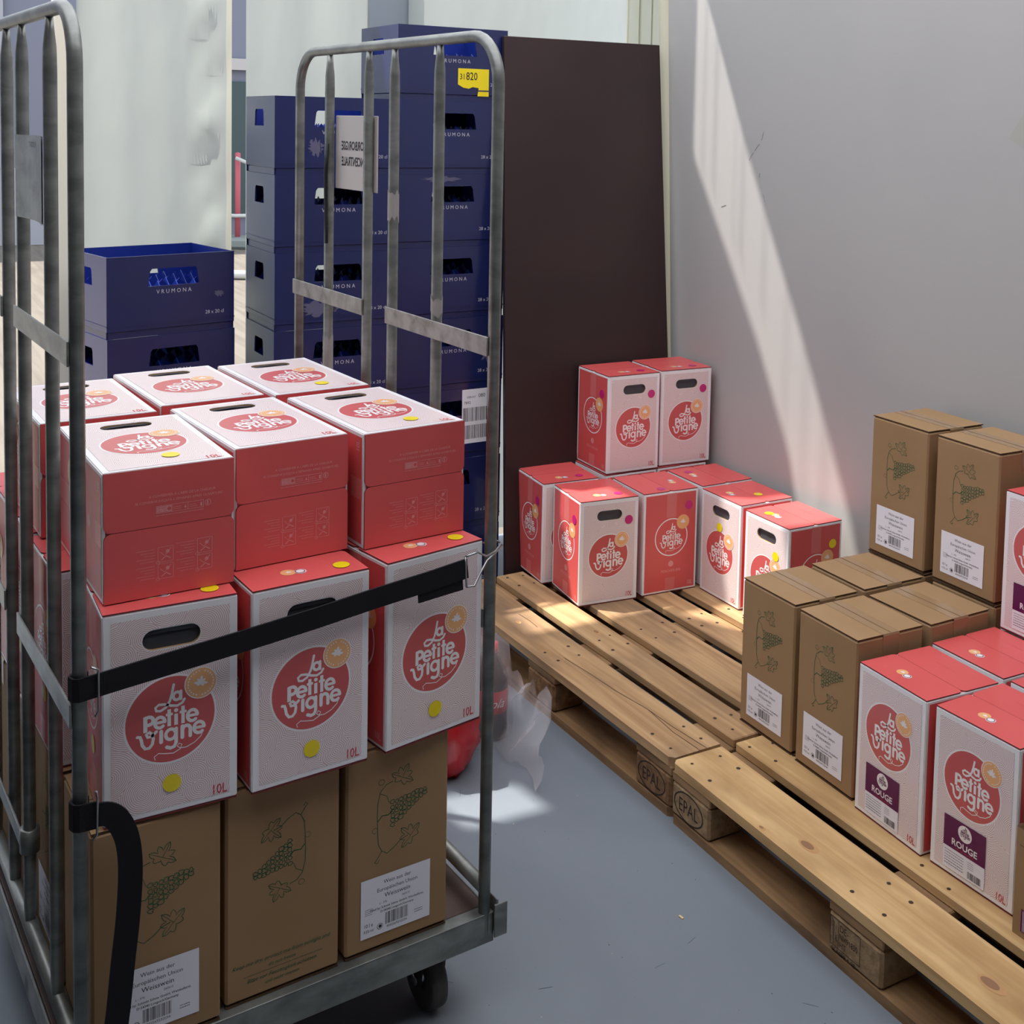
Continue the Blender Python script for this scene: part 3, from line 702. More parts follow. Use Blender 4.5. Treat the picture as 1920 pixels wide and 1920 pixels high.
# brown cartons
def grapes(A, x, y, h, flip=False):
    """vine with two leaves and a bunch; x,y lower-left, h height; about .62h wide"""
    def T(p): u, v = p; return (x+(.62-u)*h, y+(1-v)*h) if flip else (x+u*h, y+v*h)
    ln = lambda pts, wd=.0008: A.stroke([T(p) for p in pts], wd*1.45, 'green ink', 1, False)
    def leaf(cx, cy, r, rot):
        L = leaf_pts(cx, cy, r, rot); ln(L+[L[0]], .0007)
        for i in (0, 12, 36): ln([(cx, cy), ((L[i][0]+cx)/2+.004, (L[i][1]+cy)/2), L[i]], .0005)
    ln([(.10, .12), (.06, .20), (.05, .35), (.045, .5), (.05, .65), (.08, .76), (.14, .82), (.22, .84)])
    ln([(.10, .12), (.16, .08), (.24, .12), (.32, .18), (.40, .20)]); ln([(.10, .12), (.05, .05), (.02, .02), (.05, .0), (.07, .03)])
    ln(arc(.09, .86, .035, .03, -60, 300, 10), .0005); ln([(.05, .45), (.10, .50), (.17, .49), (.22, .52)], .0012); ln([(.08, .74), (.15, .70), (.18, .62)], .0006)
    ln(arc(.02, .36, .03, .03, 0, 300, 8), .0005)
    leaf(.33, .85, .15, -.5); leaf(.43, .19, .155, .8)
    r = random.Random(5)
    for i in range(9):
        n = max(2, int(6-i*.5)); cx = .22+i*.047; hh = .15*(1-i/11)
        for k in range(n):
            cy = .49+.018*i+(k-(n-1)/2)*2*hh/n*1.0+r.uniform(-.008, .008); q = .026*(1-.2*r.random())
            ln([(cx+r.uniform(-.01, .01)+q*math.cos(2*PI*j/9), cy+q*math.sin(2*PI*j/9)) for j in range(10)], .0008)
def brown_body(var):
    def f():
        mb = MB(); mb.box(0, BA, 0, BB, G*1.4, BC-G*1.4, 'brown card', .004); A = Art()
        if var == 'label': grapes(A, .050, .155, .165)
        else:
            grapes(A, .045, .150, .155, True)
            A.text('Keep me dry, protect me from sunlight and', .095, .060, .0095, 'green ink', shear=.3); A.text('do not freeze', .095, .048, .0085, 'green ink', shear=.3)
            A.rect(.030, .042, .165, .0427, 'green ink'); A.text('Bitte vor Feuchtigkeit schützen', .095, .031, .0095, 'green ink', shear=.3); A.text('und nicht stürzen', .095, .020, .0085, 'green ink', shear=.3)
        A.emit(mb, (0, 0, 0), (1, 0, 0), (0, 0, 1), .0005)
        return mb.mesh('carton_body')
    return cached(('bb', var), f)
def brown_label():
    def f():
        mb = MB(); A = Art(); x0, y0, wd, h = .028, .028, .132, .104; K = 'black ink'
        A.rect(x0, y0, x0+wd, y0+h, 'paper', 1); c = x0+wd*.52
        A.text('Wein aus der', c, y0+.088, .0095, K, 2); A.text('Europäischen Union', c, y0+.0755, .0095, K, 2); A.text('Weisswein', c, y0+.063, .0112, K, 2)
        A.text('L - 370', x0+.042, y0+.053, .005, K, 2); A.text('260515', x0+.085, y0+.055, .005, K, 2)
        A.text('Filled by: Schmitt Söhne GmbH, Weinkellerei,', c, y0+.045, .0055, K, 2, off=.01); A.text('D-54340 Longuich/Germany', c, y0+.038, .0055, K, 2, off=.01)
        A.barcode(x0+.046, y0+.014, x0+.090, y0+.035, seed=8); A.text('4002569232034', x0+.068, y0+.0075, .006, K, 2)
        A.text('10 l e', x0+.015, y0+.019, .0095, K, 2, sx=.8); A.text('9.5% vol', x0+.015, y0+.010, .007, K, 2, sx=.8)
        A.ring(x0+.036, y0+.014, .005, .0009, K, 2, 16); A.disc(x0+.0365, y0+.014, .003, K, 2, 10)
        for q in range(4): A.scribble(x0+.008, x0+.022, y0+.050-q*.0032, .0014, 'grey ink', 2, 50+q)
        for q in range(2): A.scribble(x0+.102, x0+.118, y0+.020-q*.004, .0016, K, 2, 60+q)
        A.emit(mb, (0, 0, 0), (1, 0, 0), (0, 0, 1), .0012, .0003); return mb.mesh('shipping_label')
    return cached('bl', f)
def tape_mesh():
    def f():
        mb = MB(); t = BB/2
        mb.ribbon([(-.0006, t, BC-.05), (-.0006, t, BC-.004), (.001, t, BC+.0004), (BA*.5, t, BC+.0005), (BA-.001, t, BC+.0004), (BA+.0006, t, BC-.004), (BA+.0006, t, BC-.05)], (0, 1, 0), .048, .0003, 'clear tape')
        mb.ribbon([(.002, t, BC+.0008), (BA*.5, t, BC+.0008), (BA-.002, t, BC+.0008)], (0, 1, 0), .0016, .0002, 'brown card edge')
        return mb.mesh('packing_tape')
    return cached('tape', f)
def brown_carton(loc, yaw, label, group, var='label'):
    r = link('wine_carton', None, None, loc, yaw); tag(r, label, 'carton', group)
    link('carton_body', brown_body(var), r)
    for wch in ('front', 'back'): link('top_flap', flap('brown', wch, 'top'), r); link('bottom_flap', flap('brown', wch, 'bottom'), r)
    link('packing_tape', tape_mesh(), r)
    if var == 'label': link('shipping_label', brown_label(), r)
    return r

# ---- cartons on the near pallet
ZP = .1441; gb = 'brown cartons on the near pallet'; gr = 'red and white cartons on the near pallet'
def at(u, v, z, dy=0): p = W(u, v, z); return p, TH+dy
def PB(u, v, z, dy, label, **k): p, y = at(u, v, z, dy); return brown_carton(p, y, label, gb, **k)
def PR(u, v, z, dy, label, **k): p, y = at(u, v, z, dy); return red_carton(p, y, label, gr, **k)
brown_carton((.4995, 2.9349, ZP), -1.0671, 'brown grape carton at the left front corner of the near pallet', gb)
brown_carton((.5991, 2.7445, ZP), -1.0923+.012, 'brown grape carton directly left of the first ROUGE carton, front row', gb)
brown_carton((.689, 3.0411, ZP), -1.0833+.01, 'brown carton showing its taped top, behind the left front brown carton', gb)
brown_carton((.7813, 2.8352, ZP), -1.0398, 'brown carton with taped top behind the second front brown carton', gb)
z2 = ZP+BC+.001
PB(1.112, .745, ZP, 0, 'brown carton at the wall beneath the leftmost upper brown carton'); PB(1.335, .742, ZP, 0, 'brown carton at the wall beneath the second upper brown carton')
brown_carton((.8611, 3.1481, z2), -1.0682, 'upper brown grape carton farthest left against the white wall', gb)
brown_carton((.9679, 2.9529, z2), -1.0704, 'upper brown grape carton beside the partly cut-off ROUGE carton', gb)
PR(1.547, .303, ZP, -.045, 'ROUGE carton standing right of the front brown cartons', rouge=True)
PR(1.765, .300, ZP, .03, 'ROUGE carton nearest the small brown box at the right edge', rouge=True)
PR(1.5477, .519, ZP, -.01, 'red-topped carton directly behind the left ROUGE carton', rouge=True)
PR(1.760, .522, ZP, 0, 'red-topped carton behind the right ROUGE carton at the frame edge', rouge=True)
PR(1.552, .735, ZP, 0, 'red and white carton by the wall underneath the raised ROUGE carton', rouge=True)
PR(1.562, .722, ZP+RC+.001, -.01, 'raised ROUGE carton cut by the right edge beside upper brown carton', rouge=True)
def torn_box():
    p, y = at(1.992, .272, ZP, 0); r = thing('torn_carton', p, y, 'plain brown carton with torn rim and dark barcode, at right frame edge', 'carton')
    mb = MB(); h = .205; rr = random.Random(4); L, D = .30, .22; k = mb.mi('brown card')
    for (ax, ay), (bx, by) in (((0, 0), (L, 0)), ((L, 0), (L, D)), ((L, D), (0, D)), ((0, D), (0, 0))):
        d = Vector((bx-ax, by-ay, 0)); n = 22; q = Vector((d.y, -d.x, 0)).normalized()*-.004
        tops = [h+rr.uniform(-.004, .006) for _ in range(n+1)]
        for i in range(n):
            a = Vector((ax, ay, 0))+d*i/n; b = Vector((ax, ay, 0))+d*(i+1)/n; za, zb = Vector((0, 0, tops[i])), Vector((0, 0, tops[i+1]))
            for o in (Vector(), q): mb.face([a+o, b+o, b+o+zb, a+o+za], 'brown card')
            mb.face([a+za, b+zb, b+q+zb, a+q+za], 'brown card edge')
    mb.box(.004, L-.004, .004, D-.004, 0, .004, 'brown card'); mb.box(.004, L-.004, .004, D-.004, h-.04, h-.036, 'brown card')
    A = Art(); A.rect(.008, h-.034, L-.02, h-.033, 'brown card edge'); A.emit(mb, (0, 0, 0), (1, 0, 0), (0, 0, 1)); mb.obj('carton_body', r)
    mb = MB(); A = Art(); A.rect(.018, .012, .11, .055, 'purple label', 1); A.barcode(.022, .014, .10, .052, 'paper', 2, 22, 4); A.emit(mb, (0, 0, 0), (1, 0, 0), (0, 0, 1), .0008); mb.obj('barcode_label', r)
    mb = MB(); mb.tube([(-.001, .03, h+.002), (.0, .09, h+.006), (.002, .16, h-.002)], .004, 'brown card edge', 6); mb.obj('torn_strip', r)
torn_box()
# ---- cartons on the far pallet
gf = 'red and white cartons on the far pallet'
ms = ((Mg, 'front', RA*.83, RC*.785), (Mg, 'left', RB*.80, RC*.80), (Mg, 'top', .150, .045))
def FC(x, y, z, yaw, label, stick=ms): return red_carton((x, y, z), yaw, label, gf, stick=stick)
z2f = ZP+RC+.001
FC(.2055, 3.9121, z2f, .4897, 'upper carton with magenta dots standing left in the far pair')
FC(.3878, 4.0222, z2f, .4588, 'upper carton with magenta dots touching the white wall', ms[:1]+ms[2:])
FC(.1142, 3.6197, ZP, .415, 'front carton with sunlit red side, standing free on the far pallet')
FC(.0, 3.8006, ZP, .446, 'leftmost carton of the far group, next to the dark board')
p4 = Vector((.3147, 3.7122, 0)); y4 = .4661
red_carton(p4+Vector((RA*math.cos(y4), RA*math.sin(y4), ZP)), y4+PI/2, 'carton turned with its red ring logo side forward, centre of far group', gf, stick=((Mg, 'left', RB*.83, RC*.84), (Mg, 'top', .03, .12)))
FC(.5048, 3.7934, ZP, -1.058, 'carton with yellow dot near its handle, right of the red-faced carton', ((Y, 'front', RA*.48, RC*.70), (Y, 'top', .13, .12)))
FC(.6096, 3.5836, ZP, -1.0617, 'rightmost far carton, yellow dots on top and on its red side', ((Y, 'front', RA*.72, RC*.70), (Y, 'top', .06, .04), (Y, 'right', RB*.82, RC*.80)))
p, y = at(-.055, .552, ZP, 1.53); FC(*W(-.075+.0, .750, ZP), TH, 'lower carton under the wall-side upper carton of the far pair', ())
FC(*W(-.075, .545, ZP), TH, 'lower carton under the left upper carton of the far pair', ())
FC(*W(.157, .765, ZP), TH, 'low carton between the upper pair and the yellow-dotted cartons', ((Mg, 'top', .05, .05),))

# ------------------------------------------------------------ blue crates
CL, CW, CH = .4, .3, .24
def crate_body():
    def f():
        mb = MB(); t = .005; B = 'crate blue'
        def panel(L, T, hole, inner_off):
            rim = [(0, .022), (L, .022), (L, CH), (0, CH)]
            for off, flip in ((0, 0), (t, 1)): holed(mb, rim, [hole], lambda x, z, o=off: T(x, o, z), B if not off else 'crate backlit')
            n = len(hole)
            for i in range(n):
                a, b = hole[i], hole[(i+1) % n]; mb.face([T(a[0], 0, a[1]), T(b[0], 0, b[1]), T(b[0], t, b[1]), T(a[0], t, a[1])], B)
            mb.face([T(0, 0, CH), T(L, 0, CH), T(L, t, CH), T(0, t, CH)], B)
            mb.face([T(0, 0, .022), T(L, 0, .022), T(L, t, .018), T(0, t, .018)], B)
            mb.face([T(0, t-.001, 0), T(L, t-.001, 0), T(L, t-.001, .022), T(0, t-.001, .022)], B)
            mb.face([T(0, .0-.0015, .034), T(L, -.0015, .034), T(L, -.0015, .038), T(0, -.0015, .038)], B)
        def trap(x0, x1, s, r=.006): return [(x0, .148), (x1, .148), (x1-s, .192), (x1-s-r, .200), (x0+s+r, .200), (x0+s, .192)]
        panel(CL, lambda x, o, z: (x, o, z), trap(.125, .285, .006), 0)
        panel(CL, lambda x, o, z: (CL-x, CW-o, z), trap(.115, .275, .006), 0)
        panel(CW, lambda x, o, z: (o, CW-x, z), trap(.095, .190, .004), 0)
        panel(CW, lambda x, o, z: (CL-o, x, z), trap(.110, .205, .004), 0)
        mb.box(.006, CL-.006, .006, CW-.006, .0, .006, B)
        for x in (.0, CL-.012):
            for y in (.0, CW-.012): mb.box(x+.002, x+.010, y+.002, y+.010, .02, CH-.01, 'crate backlit')
        A = Art(); A.text('V R U M O N A', .205, .125, .0175, 'crate print', 1, sx=.95); A.text('28 x 20 cl', .335, .052, .0155, 'crate print', 1)
        A.emit(mb, (0, 0, 0), (1, 0, 0), (0, 0, 1), .0004)
        return mb.mesh('crate_body')
    return cached('crate', f)
def crate_grid():
    def f():
        mb = MB(); r = random.Random(2)
        def wall(p0, p1, n):
            p0, p1 = Vector(p0), Vector(p1); d = p1-p0; q = Vector((-d.y, d.x, 0)).normalized()*.0012; prev = None
            for i in range(n*2+1):
                a = p0+d*i/(n*2); h = .128 if i % 2 == 0 else .158
                if prev is not None:
                    b, hb = prev; z, zb = Vector((0, 0, h)), Vector((0, 0, hb))
                    for s in (-1, 1): mb.face([a+q*s, b+q*s, b+q*s+zb, a+q*s+z], 'crate backlit')
                    mb.face([a-q+z, b-q+zb, b+q+zb, a+q+z], 'crate print' if False else 'crate backlit')
                prev = (a, h)
        for k in range(1, 4): wall((.006, CW*k/4, 0), (CL-.006, CW*k/4, 0), 7)
        for k in range(1, 7): wall((CL*k/7, .006, 0), (CL*k/7, CW-.006, 0), 4)
        return mb.mesh('bottle_divider')
    return cached('grid', f)
def residue(seed, x0, x1, y0, y1, nm='glue_residue', col='residue'):
    mb = MB(); r = random.Random(seed); n = 48; cx, cy = (x0+x1)/2, (y0+y1)/2
    pts = [(cx+(x1-x0)/2*math.cos(2*PI*i/n)*(.8+.2*math.sin(5*i*.37+seed))*r.uniform(.85, 1), cy+(y1-y0)/2*math.sin(2*PI*i/n)*(.75+.25*math.sin(3*i*.41+seed))*r.uniform(.8, 1)) for i in range(n)]
    A = Art(); A.poly(pts, col); A.emit(mb, (0, 0, 0), (1, 0, 0), (0, 0, 1), .0009); return mb
def crate(loc, yaw, label, group):
    r = link('bottle_crate', None, None, loc, yaw); tag(r, label, 'crate', group)
    link('crate_body', crate_body(), r); link('bottle_divider', crate_grid(), r); return r
def num(n): return ('lowest', 'second from the floor', 'third from the floor', 'fourth from the floor', 'fifth from the floor', 'sixth from the floor', 'seventh from the floor', 'topmost')[n]
rr = random.Random(11); stacks = {}
for key, x, y, yaw, n, desc in (('A', -.4816-.010, 3.8922+.014, .550, 8, 'eight-high stack beside the dark board'), ('B', -.8335, 3.6822, .5268, 7, 'seven-high stack left of the tallest'), ('C', -1.2736, 3.4882, .7228, 5, 'five-high stack farthest left')):
    stacks[key] = []
    for i in range(n):
        w_ = 'topmost' if i == n-1 else num(i)
        j = 0 if i == n-1 else 1
        o = crate((x+rr.uniform(-.0015, .0015)*j, y+rr.uniform(-.0015, .0015)*j, i*(CH+.0003)+.0005), yaw+rr.uniform(-.004, .004)*j, 'blue bottle crate, %s in the %s' % (w_, desc), 'blue crates, '+desc)
        stacks[key].append(o)
def crate_extras():
    r = stacks['A'][7]; mb = MB(); A = Art()
    A.poly([(.215, .055), (.215, .108), (.33, .108), (.33, .018), (.288, .018), (.292, .045), (.27, .048), (.255, .042), (.235, .045)][::-1][::-1], 'yellow sticker', 1)
    A.text('31', .222, .072, .027, 'black ink', 2, 'l', .8, .01); A.text('820', .245, .071, .036, 'black ink', 2, 'l', .8, .01); A.emit(mb, (0, 0, 0), (1, 0, 0), (0, 0, 1), .0009); tag(mb.obj('yellow_label', r), 'torn yellow label')
    r = stacks['A'][2]; mb = MB(); A = Art(); A.rect(.25, .05, .36, .235, 'paper', 1)
    A.text('GEBUNT', .285, .205, .009, 'black ink', 2); A.text('080', .325, .205, .018, 'black ink', 2); A.text('7892', .27, .185, .013, 'black ink', 2)
    A.barcode(.255, .125, .355, .172, seed=5); A.barcode(.255, .065, .345, .112, seed=6); A.emit(mb, (0, 0, 0), (1, 0, 0), (0, 0, 1), .0009); tag(mb.obj('barcode_label', r), 'white barcode label')
    residue(1, .08, .25, .212, .236).obj('glue_residue', stacks['A'][5]); residue(2, .30, .395, .07, .19).obj('glue_residue', stacks['A'][3])
    residue(3, .07, .22, .03, .10).obj('glue_residue', stacks['B'][4]); residue(4, .33, .37, .10, .125).obj('glue_residue', stacks['C'][4])
    residue(5, .10, .16, .05, .12).obj('glue_residue', stacks['B'][6])
crate_extras()

# ------------------------------------------------------------ roll cage trolley and its load
TX, TY, TT = -.656, 1.7208, .592; TC, TS = math.cos(TT), math.sin(TT)
def TW(u, v, z=0): return Vector((TX+u*TC-v*TS, TY+u*TS+v*TC, z))
DK = .1915
def trolley():
    r = thing('roll_cage_trolley', TW(0, 0, 0), TT, 'galvanised steel roll cage on castors, loaded with wine cartons', 'trolley')
    GV = 'galvanised'; TOP = 1.765; TR = .0108; vb = .885
    def frame(u, v0, bars, xz, name):
        R = .085
        mb = MB(); pts = [(u, v0, .15), (u, v0, TOP-R)]+[(u, v0+R-R*math.cos(a), TOP-R+R*math.sin(a)) for a in [PI/2*i/8 for i in range(1, 9)]]
        pts += [(u, vb-R+R*math.sin(a), TOP-R+R*math.cos(a)) for a in [PI/2*i/8 for i in range(0, 9)]]+[(u, vb, .15)]
        mb.tube(pts, TR, GV, 14); f = mb.obj(name, r)
        for v in bars:
            mb = MB(); zz = [.215, .235, .28, TOP-.085, TOP-.055, TOP-.032, TOP-.006]; rad = [(.006, .012), (.009, .0112), (.0106, .0106), (.0106, .0106), (.0100, .0102), (.0075, .0085), (.0055, .008)]
            mb.tube([(u, v, z) for z in zz], .01, GV, 12, radii=rad, flat=(1, 0, 0)); mb.obj('bar', r)
        du = .0115 if u > .3 else .0115
        for a, b, z0, z1 in xz:
            mb = MB(); mb.box(u-du-.003, u-du+.0005, a, b, z0, z1, 'flat steel' if u > .3 else GV, .0008); mb.obj('cross_strap', r)
        mb = MB(); mb.tube([(u, v0, .235), (u, vb, .235)], .0125, GV, 12); mb.obj('lower_rail', r)
    frame(.683, .004, [.214, .400, .518, .716], [(.004, .405, 1.206, 1.240), (.513, .890, 1.206, 1.240), (.004, .405, .72, .754), (.513, .890, .72, .754)], 'end_frame')
    frame(-.0225, -.036, [.122, .330, .462, .640], [(-.04, .345, 1.262, 1.298), (.455, .890, 1.262, 1.298), (-.04, .345, .742, .778), (.455, .890, .742, .778), (.33, .62, .372, .402)], 'end_frame')
    mb = MB(); mb.lathe([(.0105, -.02), (.0165, -.02), (.0165, .02), (.0105, .02)], GV, 14, Matrix.Translation((-.0225, .330, .385))); mb.obj('clamp', r)
    # base
    mb = MB(); u0, u1, v0, v1 = -.036, .698, -.006, .895
    mb.box(u0, u1, v0, v0+.004, .135, .190, GV, .001); mb.box(u0, u1, v0, v0+.026, .1865, .1905, GV, .001)
    mb.box(u0, u1, v1-.004, v1, .135, .190, GV, .001); mb.box(u0, u0+.004, v0, v1, .135, .190, GV, .001); mb.box(u1-.004, u1, v0, v1, .135, .190, GV, .001)
    mb.box(u0, u1, .28, .31, .135, .165, GV); mb.box(u0, u1, .60, .63, .135, .165, GV); mb.obj('base_frame', r)
    mb = MB(); mb.box(u0+.005, u1-.005, v0+.027, v1-.006, .180, .1905, 'deck plate', .001); mb.obj('deck', r)
    mb = MB(); mb.box(.700, .704, -.012, .03, .150, .215, GV, .001); mb.box(.695, .722, -.014, -.010, .145, .207, GV, .001); mb.obj('corner_bracket', r)
    # plates
    mb = MB(); mb.box(.6945, .6975, .500, .708, 1.462, 1.622, 'plate white', .001)
    A = Art(); A.text('VOORBORGSE', .104, .086, .027, 'black ink', 1, sx=.82, off=.02); A.text('CONCENTRALE', .104, .052, .027, 'black ink', 1, sx=.74, off=.02)
    # the writing is on the far side and shows mirrored from within
    for m, lay, V, F in A.P: V[:] = [(.208-x, y) for x, y in V]
    A.emit(mb, (.6945, .708, 1.462), (0, -1, 0), (0, 0, 1)); tag(mb.obj('name_plate', r), 'white name plate with black lettering')
    mb = MB(); pl = [(-.034+.010*math.sin(PI*i/8), .13+.20*i/8) for i in range(9)]
    for (xa, ya), (xb, yb) in zip(pl, pl[1:]): mb.face([(xa, ya, 1.445), (xb, yb, 1.445), (xb, yb, 1.578), (xa, ya, 1.578)], GV); mb.face([(xa+.002, ya, 1.445), (xb+.002, yb, 1.445), (xb+.002, yb, 1.578), (xa+.002, ya, 1.578)], GV)
    A = Art(); A.text('TNO 2121', .10, .115, .012, 'black ink'); A.emit(mb, (-.0225, .33, 1.445), (0, -1, 0), (0, 0, 1), .0045); mb.obj('name_plate', r)
    mb = MB(); mb.tube([(.683-.012, .7, 1.56), (.683-.0125, .708, 1.50), (.683-.0125, .704, 1.40), (.683-.012, .702, 1.34)], .004, 'black tape', 6); tag(mb.obj('tape_remnant', r), 'black tape on the bar')
    for v, za_, zb_ in ((.400, 1.42, 1.475), (.716, 1.05, 1.13), (.214, 1.255, 1.285)):
        mb = MB(); rr_ = random.Random(int(v*99)); n = 14
        lo = [za_+rr_.uniform(-.012, .006) for _ in range(n)]; hi = [zb_+rr_.uniform(-.010, .006) for _ in range(n)]
        for i in range(n):
            a0, a1 = 2*PI*i/n, 2*PI*(i+1)/n; j = (i+1) % n; q_ = .0115
            mb.face([(.683+q_*math.cos(a0), v+q_*math.sin(a0), lo[i]), (.683+q_*math.cos(a1), v+q_*math.sin(a1), lo[j]), (.683+q_*math.cos(a1), v+q_*math.sin(a1), hi[j]), (.683+q_*math.cos(a0), v+q_*math.sin(a0), hi[i])], 'old tape')
        tag(mb.obj('tape_remnant', r), 'worn pale tape around the bar')
    # casters
    for cx, cy in ((.605, .075), (.06, .075), (.605, .80), (.06, .80)):
        c = link('caster', None, r, (cx, cy, 0)); T = Matrix.Translation((0, 0, .058)) @ Matrix.Rotation(PI/2, 4, 'Y')
        mb = MB(); mb.lathe([(.022, -.013), (.040, -.014), (.050, -.017), (.057, -.014), (.058, -.006), (.058, .006), (.057, .014), (.050, .017), (.040, .014), (.022, .013)], 'rubber', 32, T)
        mb.lathe([(.0, -.010), (.046, -.010)], 'dark metal', 24, T); mb.lathe([(.0, .010), (.046, .010)], 'dark metal', 24, T)
        mb.lathe([(.0, -.026), (.011, -.026), (.011, .026), (.0, .026)], 'steel wire', 12, T); mb.obj('wheel', c)
        mb = MB(); mb.prism([(-.02, .05), (.02, .05), (.034, .128), (-.034, .128)], -.025, -.021, 'dark metal', tf=Matrix(((0, 0, 1, 0), (1, 0, 0, 0), (0, 1, 0, 0), (0, 0, 0, 1))))
        mb.prism([(-.02, .05), (.02, .05), (.034, .128), (-.034, .128)], .021, .025, 'dark metal', tf=Matrix(((0, 0, 1, 0), (1, 0, 0, 0), (0, 1, 0, 0), (0, 0, 0, 1))))
        mb.box(-.04, .04, -.045, .045, .126, .134, GV, .002); mb.obj('fork', c)
    return r
trolley()
g0, g1, g2 = 'brown cartons on the trolley', 'upright red and white cartons on the trolley', 'red and white cartons lying on top of the trolley load'
def TB(u, v, dy, label, **k): return brown_carton(TW(u, v, DK), TT+dy, label, g0, **k)
zA = DK+BC+.0008; zB = zA+RC+.0012
TB(0.0, .000, -.020, 'brown grape carton bottom left at the front of the trolley')
TB(.207, .010, 0, 'brown carton in the middle of the trolley bottom, mirrored grapes and green text', var='text')
TB(.414, .012, -.006, 'brown grape carton bottom right at the front of the trolley')
o = brown_carton(TW(0.0, .200+BA+.003, DK), TT-PI/2, 'brown carton second from the front along the trolley\'s left side', g0)
for u, v, l in ((0.0, .405, 'brown carton third from the front along the trolley\'s left side'), (0.0, .615, 'rearmost brown carton along the trolley\'s left side'), (.21, .215, 'brown carton hidden behind the middle front brown carton'), (.42, .215, 'brown carton hidden behind the right front brown carton'), (.21, .43, 'brown carton in the third row at the middle of the trolley'), (.42, .43, 'brown carton in the third row at the right of the trolley')): TB(u, v, 0, l)
ys = ((Y, 'front', RA*.50, RC*.150), (Y, 'left', RB*.62, RC*.30), (Y, 'top', .165, .035))
def TR_(u, v, z, dy, label, g=g1, **k): return red_carton(TW(u, v, z), TT+dy, label, g, **k)
TR_(.018, .001, zA, -.080, 'upright carton at the left of the strapped front row on the trolley', stick=ys)
TR_(.237, -.023, zA, .007, 'upright carton in the middle of the strapped front row on the trolley', stick=ys)
TR_(.470, -.020, zA, .125, 'upright carton at the right of the strapped front row on the trolley', stick=ys)
for u, v, l in ((-.003, .214, 'upright carton behind the left strapped carton, seen between the cage bars'), (0, .43, 'upright carton third along the left cage side, yellow dot low'), (0, .645, 'rearmost upright carton along the left cage side'), (.215, .225, 'upright carton hidden behind the middle strapped carton'), (.425, .235, 'upright carton hidden behind the right strapped carton'), (.215, .445, 'upright carton hidden in the third row, middle'), (.425, .455, 'upright carton hidden in the third row, right')): TR_(u, v, zA, 0, l, stick=ys[:2])
yl = ((Y, 'front', RA*.60, RC*.13),)
TR_(.028, .034, zB, -.022, 'lying carton at the front left of the top layer, handle face up', g2, lying=True, stick=((Y, 'front', RA*.58, RC*.175),))
TR_(.243, .071, zB, .026, 'lying carton at the front centre of the top layer, no yellow dot', g2, lying=True)
TR_(.462, .056, zB, .030, 'lying carton at the front right of the top layer, yellow dot under logo', g2, lying=True, stick=((Y, 'front', RA*.60, RC*.17),))
TR_(.010, .384, zB+.001, -.010, 'lying carton at the rear left of the top layer, behind the bars', g2, lying=True)
TR_(.226, .418, zB+.001, .012, 'lying carton at the rear centre of the top layer, before short crate stack', g2, lying=True)
TR_(.440, .404, zB+.001, .016, 'lying carton at the rear right of the top layer, yellow dot under logo', g2, lying=True, stick=((Y, 'front', RA*.60, RC*.17),))

